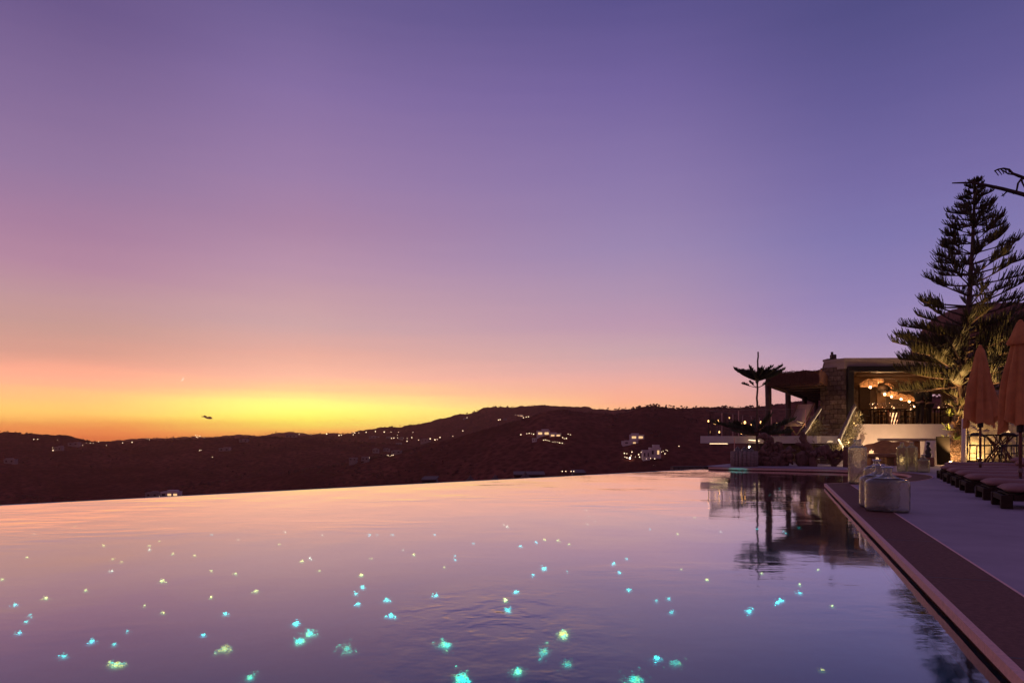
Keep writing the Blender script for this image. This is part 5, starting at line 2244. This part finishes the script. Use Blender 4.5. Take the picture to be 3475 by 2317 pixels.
# ------------------------------------------------------------------ sun loungers
def lounger_proto():
    root = empty('sun_lounger', (0, 0, 0))
    L, W, H = 2.05, .80, .205
    for x in (.075, L - .075):
        for y in (.06, W - .06):
            m = MB()
            m.box((x, y, (H - .012) / 2), (.14, .11, H - .012), 0, .008)
            m.build('leg', M_['darkwood'], root)
    m = MB()
    m.box((L / 2, .035, H - .05), (L - .30, .05, .08), 0, .006)
    m.box((L / 2, W - .035, H - .05), (L - .30, .05, .08), 0, .006)
    m.box((.04, W / 2, H - .05), (.05, W - .25, .08), 0, .006)
    m.box((L - .04, W / 2, H - .05), (.05, W - .25, .08), 0, .006)
    fr = m.build('frame', M_['darkwood'], root)
    m = MB()
    for k in range(13):
        m.box((.14 + k * (L - .28) / 12, W / 2, H - .002), (.11, W - .02, .018), 0, .004)
    m.build('slats', M_['darkwood'], fr)
    # soft mattress with rounded, tapered foot end
    n, k = 28, 14
    vs, fs = [], []
    r = random.Random(4)
    for i in range(n + 1):
        t = i / n
        x = .06 + 1.93 * t
        e = min(1.0, math.sqrt(max(0.0, 1 - (1 - min(t, 1 - t) / .10) ** 2)) if min(t, 1 - t) < .10 else 1.0)
        hw = (W / 2 - .03) * (.72 + .28 * e)
        hh = .062 * (.15 + .85 * e) * (1 + .05 * math.sin(t * 23))
        zc = H + .010 + .062
        for q in range(k):
            th = 2 * PI * q / k
            cx, cy = math.cos(th), math.sin(th)
            y = W / 2 + math.copysign(abs(cx) ** .55, cx) * hw
            z = zc + math.copysign(abs(cy) ** .7, cy) * hh + .012 * mnoise.noise(Vector((x * 3, y * 4, 1.7)))
            vs.append((x, y, z))
    for i in range(n):
        for q in range(k):
            a0, a1 = i * k + q, i * k + (q + 1) % k
            fs.append((a0, a1, a1 + k, a0 + k))
    fs.append(tuple(reversed(range(k))))
    fs.append(tuple(range(n * k, (n + 1) * k)))
    m = MB()
    m.add(vs, fs)
    m.build('mattress', M_['cushion'], root, True)
    m = MB()
    m.ball((1.75, W / 2, H + .20), .2, 16, 10, (1.0, 1.55, .42), .12)
    m.build('pillow', M_['cushion'], root, True)
    return root


def loungers():
    pos = [((6.94, 9.69), 26, 'nearest low sun lounger with plump mauve mattress, at the right edge'), ((7.61, 11.03), 26, 'second low sun lounger from the camera in the row'), ((8.30, 12.5), 26, 'third low sun lounger in the row, in front of the pole of the right parasol'),
           ((9.0, 13.85), 26, 'fourth low sun lounger in the row, middle one'), ((9.62, 15.1), 26, 'fifth low sun lounger in the row, before the left parasol'), ((10.35, 16.5), 26, 'sixth low sun lounger, last but one in the row'), ((11.85, 18.7), 26, 'farthest low sun lounger next to the lit pine trunk')]
    proto = lounger_proto()
    for i, ((x, y), a, lab) in enumerate(pos):
        o = proto if i == 0 else copy_tree(proto)
        o.location = (x, y, -.005)
        o.rotation_euler = (0, 0, R(-a))
        tag(o, lab, 'sun lounger', 'row of low sun loungers on the deck')


loungers()


# ------------------------------------------------------------------ folded parasols
def umbrella(px, Y, ztop, zbot, rbot, label, seed, vent):
    p = at(px, 1600, Y)
    root = empty('folded_parasol', (p.x, Y, 0), 0, label, 'parasol', 'folded terracotta parasols by the loungers')
    m = MB()
    m.tube([(0, 0, .05), (0, 0, ztop - .1)], .026, 12)
    m.build('pole', M_['bench'], root, True)
    m = MB()
    m.lathe([(.26, -.0), (.26, .05), (.06, .08), (.04, .30)], 20)
    m.build('base', M_['black'], root, True)
    m = MB()
    m.lathe([(.034, .38), (.04, .40), (.04, .44), (.034, .46)], 12)
    m.build('clamp', M_['rail'], root, True)
    r = random.Random(seed)
    n = 64
    rows = 22
    vs, fs = [], []
    ph = [r.uniform(0, 6.28) for _ in range(4)]
    drop = [0.09 * math.sin(2 * PI * k / n * 3 + ph[0]) + .07 * math.sin(2 * PI * k / n * 5 + ph[1]) for k in range(n)]
    for i in range(rows + 1):
        t = i / rows
        z0 = ztop + (zbot - ztop) * t
        base = (.062 + (rbot - .062) * t ** .85) * (1 if t > .02 else .7)
        if t > .8:
            base *= 1 - .10 * ((t - .8) / .2)
        for k in range(n):
            th = 2 * PI * k / n
            pl = .19 * math.sin(8 * th + ph[2] + t * .9) + .09 * math.sin(5 * th + ph[3] - t * 1.6) + .05 * math.sin(17 * th + t * 3) + .04 * math.sin(13 * th - t * 7)
            rr = base * (1 + pl * min(1, t * 1.7 + .1) + .05 * math.sin(t * 9 + th))
            sx = 1.12 + .15 * t
            z = z0 + (drop[k] + r.uniform(-.006, .006)) * max(0, (t - .55) / .45)
            vs.append((math.cos(th) * rr * sx, math.sin(th) * rr * .85, z))
    for i in range(rows):
        for k in range(n):
            a0, a1 = i * n + k, i * n + (k + 1) % n
            fs.append((a0, a0 + n, a1 + n, a1))
    fs.append(tuple(range(n)))
    m = MB()
    m.add(vs, fs)
    cv = m.build('canopy', M_['canvas'], root, True)
    m = MB()
    for k in range(8):
        th = 2 * PI * k / 8 + .2
        m.tube([(math.cos(th) * .05, math.sin(th) * .05, ztop - .15), (math.cos(th) * rbot * .55, math.sin(th) * rbot * .5, zbot + .12)], .010, 5)
    m.build('rib', M_['darkwood'], cv)
    m = MB()
    m.lathe([(.055, zbot - .12), (.06, zbot - .10), (.06, zbot + .05), (.05, zbot + .07)], 14)
    m.build('runner', M_['black'], root, True)
    m = MB()
    m.ball((0, 0, ztop + .015), .04, 10, 6)
    m.build('finial', M_['canvas'], root, True)
    if vent:
        m = MB()
        pr = [(.05, ztop + .005), (.085, ztop - .08), (.13, ztop - .22), (.19, ztop - .36), (.17, ztop - .40)]
        m.lathe(pr, 40, cap0=False, cap1=False)
        m.v = [(x * (1.1 + .12 * math.sin(9 * math.atan2(y, x)) * (ztop - z) * 2), y * (1 + .12 * math.sin(9 * math.atan2(y, x)) * (ztop - z) * 2), z) for x, y, z in m.v]
        m.build('vent', M_['canvas'], cv, True)


umbrella(3327, 15.6, 3.07, 1.36, .295, 'folded terracotta parasol in front of the tall pine, left one', 5, False)
umbrella(3463, 12.2, 3.06, 1.22, .29, 'folded terracotta parasol cut by the right edge, with a vent collar', 12, True)


# ------------------------------------------------------------------ driftwood, planter, bench
def lump(b, pts, rad, n=18, amp=.42, seed=0, sub=8):
    q, rr = [], []
    for i in range(len(pts) - 1):
        for k in range(sub):
            t = k / sub
            q.append(Vector(pts[i]).lerp(Vector(pts[i + 1]), t))
            rr.append(rad[i] * (1 - t) + rad[i + 1] * t)
    q.append(Vector(pts[-1]))
    rr.append(rad[-1])
    s = len(b.v)
    b.tube(q, rr, n)
    for i in range(s, len(b.v)):
        v = Vector(b.v[i])
        k = (i - s) // n
        c = q[min(k, len(q) - 1)]
        d = v - c
        f = 1 + amp * (mnoise.noise(v * 2.3 + Vector((seed, 0, 0))) * 1.4 + mnoise.noise(v * 6.0 + Vector((0, seed, 0))) * 1.0 - .9 * abs(mnoise.noise(v * 9.0)) + .35 * mnoise.noise(v * 19.0))
        b.v[i] = tuple(c + d * f)


def driftwood():
    Y = 24.7

    def A(px, py, dy=0):
        return at(px, py, Y + dy)
    root_l = 'gnarled driftwood stump with a beak like top, left of the stair'
    b = MB()
    lump(b, [A(2592, 1572), A(2600, 1540), A(2612, 1512), A(2606, 1488), A(2596, 1478), A(2580, 1481), A(2568, 1486)], [.30, .24, .17, .15, .13, .08, .02], seed=1)
    lump(b, [A(2588, 1570, -.1), A(2625, 1560, -.2), A(2660, 1552, -.1), A(2690, 1545)], [.2, .27, .25, .12], seed=2)
    lump(b, [A(2640, 1560), A(2640, 1528), A(2640, 1508), A(2642, 1498)], [.28, .18, .15, .12], seed=3)
    lump(b, [A(2660, 1566), A(2645, 1577, -.3)], [.18, .10], seed=4)
    lump(b, [A(2575, 1545), A(2572, 1577, -.1)], [.12, .12], seed=5)
    lump(b, [A(2612, 1556, .2), A(2618, 1577, -.3)], [.22, .10], seed=15)
    for k, (x0, y0, x1, y1) in enumerate(((2600, 1510, 2574, 1540), (2655, 1535, 2700, 1528), (2630, 1520, 2618, 1500), (2672, 1560, 2690, 1574))):
        lump(b, [A(x0, y0, -.15), A((x0 + x1) / 2, (y0 + y1) / 2 - 4, -.2), A(x1, y1, -.1)], [.10, .08, .03], 10, .4, 30 + k)
    rr = random.Random(40)
    for k in range(26):     # root stubs and knots all round the base
        x0, y0 = rr.uniform(2584, 2682), rr.uniform(1530, 1572)
        dx, dy = rr.uniform(-24, 24), rr.uniform(-16, 12)
        lump(b, [A(x0, y0, rr.uniform(-.25, .1)), A(x0 + dx * .6, y0 + dy * .4, -.3), A(x0 + dx, min(1578, y0 + dy), -.32)], [rr.uniform(.07, .15), rr.uniform(.05, .10), .015], 10, .6, 60 + k, 5)
    for k in range(7):
        x0, y0 = rr.uniform(2600, 2618), rr.uniform(1490, 1530)
        lump(b, [A(x0, y0), A(x0 + rr.uniform(-16, 22), y0 - rr.uniform(-4, 14), -.15)], [.09, .02], 9, .6, 90 + k, 5)
    tag(b.build('driftwood_stump', M_['driftwood'], None, True), root_l, 'driftwood')
    b = MB()
    lump(b, [A(2712, 1566), A(2730, 1560, -.2), A(2752, 1562, -.1), A(2772, 1566)], [.20, .28, .24, .12], seed=6)
    lump(b, [A(2742, 1550), A(2738, 1520), A(2730, 1500), A(2726, 1478), A(2722, 1464)], [.26, .2, .13, .10, .05], seed=7)
    lump(b, [A(2738, 1520), A(2715, 1508), A(2700, 1504)], [.14, .1, .05], seed=8)
    lump(b, [A(2708, 1545, .1), A(2718, 1578, -.2), A(2730, 1583, -.2)], [.14, .1, .05], seed=18)
    for k in range(22):
        x0, y0 = rr.uniform(2712, 2768), rr.uniform(1535, 1574)
        dx, dy = rr.uniform(-22, 22), rr.uniform(-16, 12)
        lump(b, [A(x0, y0, rr.uniform(-.25, .1)), A(x0 + dx * .6, y0 + dy * .4, -.28), A(x0 + dx, min(1583, y0 + dy), -.3)], [rr.uniform(.07, .14), rr.uniform(.05, .09), .015], 10, .6, 130 + k, 5)
    tag(b.build('driftwood_root', M_['driftwood'], None, True), 'round driftwood root with a tall forked arm in front of the stair', 'driftwood')
    b = MB()
    Y2 = 24.2

    def B(px, py, dy=0):
        return at(px, py, Y2 + dy)
    lump(b, [B(2752, 1548), B(2775, 1532), B(2795, 1527), B(2815, 1536), B(2840, 1545), B(2876, 1541)], [.16, .19, .17, .15, .10, .07], seed=9)
    lump(b, [B(2812, 1540), B(2822, 1562), B(2829, 1583)], [.18, .13, .06], seed=10)
    lump(b, [B(2826, 1575), B(2845, 1562), B(2868, 1550)], [.10, .08, .06], seed=11)
    lump(b, [B(2797, 1528), B(2806, 1518), B(2812, 1512)], [.12, .08, .04], seed=12)
    lump(b, [B(2760, 1550), B(2758, 1586)], [.13, .10], seed=13)
    for k in range(16):
        x0, y0 = rr.uniform(2765, 2868), rr.uniform(1530, 1550)
        dx, dy = rr.uniform(-18, 18), rr.uniform(-14, 18)
        lump(b, [B(x0, y0, -.05), B(x0 + dx * .6, y0 + dy * .5, -.15), B(x0 + dx, y0 + dy, -.2)], [rr.uniform(.05, .10), .06, .012], 9, .6, 170 + k, 5)
    tag(b.build('driftwood_log', M_['driftwood'], None, True), 'low driftwood log on legs in front of the stair foot', 'driftwood')
    # square timber stump where the rail light ends
    c = at(2876, 1560, 23.6)
    b = MB()
    b.box((c.x, 23.6, .34), (.22, .22, .70), .3, .02)
    tag(b.build('timber_stump', M_['bench']), 'square brown timber stump left of the tallest bottle', 'stump')
    # log planter with three glass demijohns
    c = atz(2526, 1581)
    r = random.Random(3)
    root = empty('log_planter', (c.x, c.y, 0), 0, 'round planter made of upright weathered logs', 'planter')
    for k in range(20):
        th = 2 * PI * k / 20
        m = MB()
        h = .52 + r.uniform(-.03, .035)
        rr = r.uniform(.058, .072)
        m.tube([(math.cos(th) * .40, math.sin(th) * .40, 0), (math.cos(th) * .405, math.sin(th) * .405, h * .5), (math.cos(th) * .40, math.sin(th) * .40, h)], [rr, rr * .95, rr * 1.02], 9)
        m.build('log', M_['greywood'], root, True)
    m = MB()
    m.lathe([(.36, .0), (.36, .40)], 20)
    m.build('soil', M_['black'], root)
    for k, dx in enumerate((-.26, 0, .24)):
        m = MB()
        m.lathe([(.11, .40), (.125, .48), (.115, .56), (.085, .62), (.04, .655), (.03, .67), (.035, .70)], 20, (c.x + dx, c.y - .06 + .05 * k, 0))
        o = m.build('glass_demijohn', M_['bottle'], None, True)
        tag(o, f'round glass demijohn in the log planter, {["left", "middle", "right"][k]} one', 'demijohn', 'glass demijohns in the log planter')


driftwood()


def bench_area():
    # carved wooden sofa
    a, c = at(2935, 1576, 25.0), at(3105, 1576, 25.0)
    w = c.x - a.x
    root = empty('wooden_bench', ((a.x + c.x) / 2, 25.0, 0), R(-3), 'long red brown wooden bench with a carved back', 'bench')
    m = MB()
    m.box((0, 0, .36), (w, .62, .13), 0, .03)
    m.build('seat', M_['bench'], root)
    m = MB()
    n = 22
    vs, fs = [], []
    for i in range(n + 1):
        x = -w / 2 + w * i / n
        t = i / n
        top = .62 + .30 * math.sin(min(1, t * 1.9) * PI / 2) * (1 - .25 * t) + .03 * math.sin(t * 17)
        for (y, z) in ((.26, .43), (.34, .43), (.40, top), (.32, top + .01)):
            vs.append((x, y, z))
    for i in range(n):
        for q in range(4):
            a0, a1 = i * 4 + q, i * 4 + (q + 1) % 4
            fs.append((a0, a1, a1 + 4, a0 + 4))
    fs += [(3, 2, 1, 0), (n * 4, n * 4 + 1, n * 4 + 2, n * 4 + 3)]
    m.add(vs, fs)
    m.build('backrest', M_['bench'], root)
    for x in (-w / 2 + .2, 0.1, w / 2 - .2):
        m = MB()
        m.box((x, 0, .147), (.16, .5, .295), 0, .015, 1.15)
        m.build('leg', M_['bench'], root)
    # long weathered counter plank on trestles
    a, c = at(2990, 1492, 26.2), at(3182, 1490, 26.2)
    rt = empty('plank_counter', ((a.x + c.x) / 2, 26.2, 0), 0, 'long grey weathered plank counter behind the bench', 'counter')
    w = c.x - a.x
    b = MB()
    b.box((0, 0, .93), (w, .6, .10), 0, .035)
    r = random.Random(1)
    b.v = [(x, y + .03 * math.sin(x * 4), z + .012 * math.sin(x * 6 + y)) for x, y, z in b.v]
    b.build('plank', M_['greywood'], rt)
    for x in (-w * .42, w * .1, w * .44):
        m = MB()
        m.box((x, .05, .44), (.30, .4, .878), 0, .03, .9)
        m.build('trestle', M_['bench'], rt)
    # candle jar on the bench, lamp behind the tall bottle
    p = at(2957, 1531, 24.9)
    c0 = empty('candle_jar', (p.x, 24.9, .427), 0, 'glowing candle jar standing on the wooden bench', 'candle')
    m = MB()
    m.lathe([(.075, 0), (.09, .02), (.09, .19)], 16, cap1=False)
    m.build('jar', M_['wineglass'], c0, True)
    m = MB()
    m.lathe([(.07, .008), (.07, .10), (.02, .11), (.006, .16)], 12)
    m.build('wax', M_['glow'], c0)
    lamp_light('candle_light', (0, -.02, .24), 2.0, (1, .55, .22), .03, c0)
    # unseen ground lamps added behind the bench to light the white balustrade
    for k, px in enumerate((2965, 3060, 3140)):
        q = at(px, 1560, 27.6)
        g = empty('added_wall_uplight', (q.x, 27.6, -.004), 0, ['left', 'middle', 'right'][k] + ' added unseen uplight behind the bench washing the white balustrade', 'lamp', 'added uplights behind the bench')
        m = MB()
        m.lathe([(.06, 0), (.07, .07), (.06, .08)], 12)
        m.build('housing', M_['black'], g)
        m = MB()
        m.lathe([(.045, .081), (.03, .09)], 10)
        m.build('lens', M_['bulb'], g)
        lamp_light('uplight_light', (0, .1, .2), (70, 70, 22)[k], (1, .60, .30), .08, g)
    # small sculpture on a wooden block
    p = at(3148, 1552, 24.0)
    b = MB()
    b.box((p.x, 24.0, .16), (.34, .3, .32), .1, .02)
    tag(b.build('wooden_block', M_['bench']), 'low wooden block under the small dark sculpture', 'block')
    b = MB()
    lump(b, [(p.x, 24, .322), (p.x + .03, 24, .42), (p.x - .02, 24, .52), (p.x + .06, 24, .62)], [.10, .09, .06, .08], 12, .3, 3, 4)
    lump(b, [(p.x + .06, 24, .60), (p.x + .0, 24, .70), (p.x + .05, 24, .80), (p.x - .03, 24, .84)], [.06, .05, .06, .03], 10, .3, 5, 4)
    tag(b.build('sculpture', M_['black'], None, True), 'small dark twisted sculpture left of the black panel', 'sculpture')
    # white plaster bollard wall, black panel
    b = MB()
    a, c = at(3158, 1500, 25.6), at(3188, 1500, 25.6)
    b.lathe([(.36, 0), (.34, .3), (.30, .6), (.27, .85), (.22, .90)], 20, ((a.x + c.x) / 2, 25.7, 0))
    tag(b.build('plaster_plinth', M_['plaster'], None, True), 'rounded white plaster plinth beside the black panel', 'plinth')
    p0 = at(3201, 1570, 25.0)
    b = MB()
    b.box((p0.x, 25.0, .53), (.44, .06, 1.04), R(-12), .01, rx=R(-5))
    tag(b.build('black_panel', M_['panel_black']), 'black upright panel leaning beside the lit pine trunk', 'panel')


bench_area()


def pine_foot():
    """uplight, ferns and leaf cover round the foot of the tall pine"""
    r = random.Random(14)
    spots = [(3212, 1448, 'highest'), (3199, 1487, 'second'), (3207, 1524, 'third'), (3196, 1558, 'fourth'), (3192, 1574, 'lowest'), (3215, 1398, 'uppermost'), (3258, 1480, 'right hand')]
    for i, (px, py, nm) in enumerate(spots):
        c = at(px, py, 25.55)
        b = MB()
        lean = -1 if px < 3240 else 1
        for k in range(16):
            a = r.uniform(-1.1, 1.1)
            d = Vector((lean * r.uniform(-.1, .9), -r.uniform(0, .8), r.uniform(.1, 1.0))).normalized()
            L = r.uniform(.22, .42)
            pts = [c + Vector((.14 * -lean, .1, -.12))]
            for s in range(5):
                d = (d + Vector((0, 0, -.10))).normalized()
                pts.append(pts[-1] + d * L / 5)
            b.tube(pts, [.010, .018, .022, .020, .012, .003], 4, False, .4)
        o = b.build('fern', M_['fern'])
        tag(o, f'bright fern tuft on the pine trunk, {nm} of the lit tufts', 'fern', 'fern tufts on the pine trunk')
    creeper('leaf_cover', 'dry reddish leaves clinging round the foot of the pine', [Vector((16.86, 25.82, .15)), Vector((16.90, 25.82, .8)), Vector((16.98, 25.82, 1.6))], 620, (.26, .14, .14), 'plant', None, 'ivy', .045)
    # uplight fixture
    p = at(3226, 1572, 24.9)
    root = empty('uplight', (p.x, p.y, 0), 0, 'ground uplight blazing at the foot of the pine', 'lamp')
    m = MB()
    m.lathe([(.06, .0), (.07, .08), (.075, .10)], 12)
    m.build('housing', M_['black'], root)
    m = MB()
    m.ball((0, 0, .12), .06, 10, 6, (1, 1, .5))
    m.build('lens', M_['bulb'], root)
    lamp_light('uplight_light', (0, -.25, .25), 1900, (1, .58, .20), .06, root, 76, (.02, .22, 1))
    lamp_light('uplight_spill', (.42, .30, .28), 70, (1, .66, .28), .05, root)


pine_foot()


def stone_nook():
    w0, w1 = Vector((16.2, 24.3, 0)), 21.5
    # raised step
    b = MB()
    b.prism([(w0.x - .05, 22.6), (22, 20.4), (22, 24.4), (w0.x - .05, 24.4)], -.05, .21)
    tag(b.build('raised_step', M_['darkwood']), 'dark raised step under the dining chairs by the stone wall', 'step')
    # wall of big field stones, real relief
    root = empty('stone_wall', (w0.x, 24.3, .2), 0, 'low wall of big pale field stones lit by a lamp', 'wall')
    b = MB()
    r = random.Random(17)
    nx, nz = 70, 30
    L, Hh = w1 - w0.x, 1.72
    from mathutils import noise as N_
    vs, fs = [], []
    for i in range(nx + 1):
        for j in range(nz + 1):
            x, z = L * i / nx, Hh * j / nz
            d, pts = N_.voronoi(Vector((x * 1.5, z * 2.6 + .3 * math.sin(x * 3), .3)))
            e = min(1, (d[1] - d[0]) * 3.2)
            y = -.08 * e ** .4 - .05 * N_.noise(Vector((x * 4, z * 4, 2))) - .04 * N_.noise(pts[0] * 7)
            vs.append((x, y, z))
    for i in range(nx):
        for j in range(nz):
            a = i * (nz + 1) + j
            fs.append((a, a + nz + 1, a + nz + 2, a + 1))
    b.add(vs, fs)
    b.box((L / 2, .14, Hh / 2), (L, .20, Hh))
    b.build('masonry', M_['stone_pale'], root, False)
    m = MB()
    m.box((L / 2, .04, Hh + .03), (L, .38, .06), 0, .01)
    m.build('ledge', M_['plaster_dim'], root)
    # rear wall and dark lintel of the room behind
    b = MB()
    b.box((23.4, 28.6, 2.0), (8.0, .25, 4.3))
    tag(b.build('rear_wall', M_['house_dark']), 'dim wall behind the pine and stone wall', 'wall')
    p = at(3413, 1330, 27.0)
    b = MB()
    b.box((p.x, 27.0, 2.1), (.16, .16, 3.6), 0, .01)
    tag(b.build('pale_column', M_['plaster']), 'pale column catching lamplight left of the right parasol', 'column')
    # lantern on the ledge with curving branches
    p = at(3407, 1370, 24.25)
    root = empty('branch_lantern', (p.x, 24.3, 1.982), 0, 'glass lantern wrapped in curving branches on the stone wall', 'lantern')
    m = MB()
    m.lathe([(.16, .0), (.19, .3), (.2, .55)], 18, cap1=False)
    m.build('glass', M_['wineglass'], root, True)
    m = MB()
    for k in range(6):
        th = k * 1.05
        m.tube([(math.cos(th) * .2, math.sin(th) * .2, 0), (math.cos(th + .3) * .25, math.sin(th + .3) * .25, .2), (math.cos(th + .7) * .17, math.sin(th + .7) * .17, .45), (math.cos(th + .9) * .25, math.sin(th + .9) * .25, .68)], [.03, .035, .028, .012], 7)
    m.build('branch', M_['bark'], root, True)
    m = MB()
    m.lathe([(.06, .0), (.06, .12), (.025, .14), (.05, .20), (.004, .32)], 12)
    m.build('candle', M_['candle'], root)
    lamp_light('lantern_light', (.1, -.3, .25), 7, (1, .5, .2), .05, root)
    # table of crossing branches
    c = at(3385, 1560, 22.9)
    root = empty('branch_table', (c.x, 22.8, .21), 0, 'round table on a base of crossing branches', 'table')
    m = MB()
    m.lathe([(.50, .86), (.52, .875), (.52, .90), (.50, .91)], 28)
    m.build('tabletop', M_['darkwood'], root)
    m = MB()
    r = random.Random(2)
    for k in range(14):
        th = 2 * PI * k / 14
        t2 = th + 1.9 + r.uniform(-.3, .3)
        m.tube([(math.cos(th) * .42, math.sin(th) * .42, 0), (math.cos(th + .6) * .16, math.sin(th + .6) * .16, .42), (math.cos(t2) * .40, math.sin(t2) * .40, .86)], [.028, .024, .02], 6)
    m.build('branch_base', M_['bench'], root, True)
    c0 = empty('candle_jar', (c.x + .22, 22.7, 1.121), 0, 'glowing candle jar on the branch table', 'candle')
    m = MB()
    m.lathe([(.05, 0), (.06, .02), (.06, .15)], 14, cap1=False)
    m.build('jar', M_['wineglass'], c0, True)
    m = MB()
    m.lathe([(.05, .005), (.05, .09), (.01, .1), (.004, .14)], 10)
    m.build('wax', M_['glow'], c0)
    lamp_light('candle_light', (0, -.02, .2), 2.0, (1, .55, .22), .03, c0)
    # black bistro chairs
    pr = None
    for k, (px, Y, rz, lab) in enumerate([(3328, 22.9, R(-60), 'black bistro chair left of the branch table'), (3425, 22.2, R(150), 'black bistro chair right of the branch table'), (3450, 23.3, R(70), 'black bistro chair behind the right parasol')]):
        o = chair_proto('bistro_chair') if pr is None else copy_tree(pr)
        pr = pr or o
        q = at(px, 1500, Y)
        o.location = (q.x, Y, .21)
        o.rotation_euler = (0, 0, rz)
        o.scale = (1.15, 1.15, 1.2)
        tag(o, lab, 'chair', 'black bistro chairs by the stone wall')
    # wall washer at the foot of the stones
    p = at(3322, 1550, 23.9)
    root = empty('wall_washer', (p.x, 23.85, .211), 0, 'small lamp on the step washing the stone wall with light', 'lamp')
    m = MB()
    m.box((0, 0, .04), (.14, .08, .08), 0, .01)
    m.build('housing', M_['black'], root)
    m = MB()
    m.box((0, .0, .085), (.11, .05, .008))
    m.build('lens', M_['bulb'], root)
    lamp_light('washer_light', (0, -.10, .25), 60, (1, .62, .24), .05, root)
    # white post
    p = at(3270, 1500, 23.8)
    b = MB()
    b.tube([(p.x, 23.8, 0), (p.x + .01, 23.8, 1.0), (p.x, 23.8, 1.68)], [.085, .075, .06], 10)
    tag(b.build('plaster_post', M_['plaster'], None, True), 'slim whitewashed post right of the pine trunk', 'post')


stone_nook()


def deckchair():
    p = at(2712, 1478, 28.3)
    root = empty('deck_chair', (p.x, 28.6, 1.08), R(38), 'folding deckchair with pale canvas sling on the terrace', 'deck chair')
    root.scale = (1.25, 1.25, 1.3)
    for y in (-.3, .3):
        m = MB()
        m.tube([(-.55, y, 0), (.0, y, .42), (.62, y, 1.05)], .025, 6)
        m.build('rail', M_['warmwood'], root)
        m = MB()
        m.tube([(.5, y * .9, 0), (0, y * .9, .40), (-.45, y * .9, .48)], .025, 6)
        m.build('leg', M_['warmwood'], root)
    m = MB()
    n = 14
    vs, fs = [], []
    for i in range(n + 1):
        t = i / n
        x = -.5 + 1.1 * t
        z = .46 + .58 * t - .42 * math.sin(PI * t) * (1 - .3 * t)
        for y in (-.27, .27):
            vs.append((x, y, z))
    for i in range(n):
        fs.append((2 * i, 2 * i + 2, 2 * i + 3, 2 * i + 1))
    b = len(vs)
    vs += [(x + .012, y, z - .012) for x, y, z in vs]
    fs += [tuple(q + b for q in reversed(f)) for f in fs]
    for i in range(n):
        fs += [(2 * i, 2 * i + b, 2 * i + 2 + b, 2 * i + 2), (2 * i + 1, 2 * i + 3, 2 * i + 3 + b, 2 * i + 1 + b)]
    m.add(vs, fs)
    m.build('sling', M_['sling'], root, True)


deckchair()


def front_wall():
    b = MB()
    x0 = at(3236, 1400, 29.6).x
    b.box(((x0 + 30) / 2, 29.55, 1.65), (30 - x0, .36, 4.7))
    tag(b.build('side_wing', M_['stone']), 'stone wing of the restaurant hidden behind the pine', 'building')


front_wall()


# ------------------------------------------------------------------ evening haze
def haze():
    b = MB()
    b.box((0, 1350, -5), (5200, 2900, 130))
    m, nt, N, L = nodes('evening_haze')
    out = N('ShaderNodeOutputMaterial')
    v = N('ShaderNodeVolumePrincipled')
    v.inputs['Color'].default_value = (1.0, .52, .42, 1)
    v.inputs['Density'].default_value = .00019
    v.inputs['Anisotropy'].default_value = .78
    L(v.outputs[0], out.inputs['Volume'])
    o = b.build('haze', m)
    tag(o, 'thin warm evening haze over the valley', 'haze', kind='stuff')


haze()
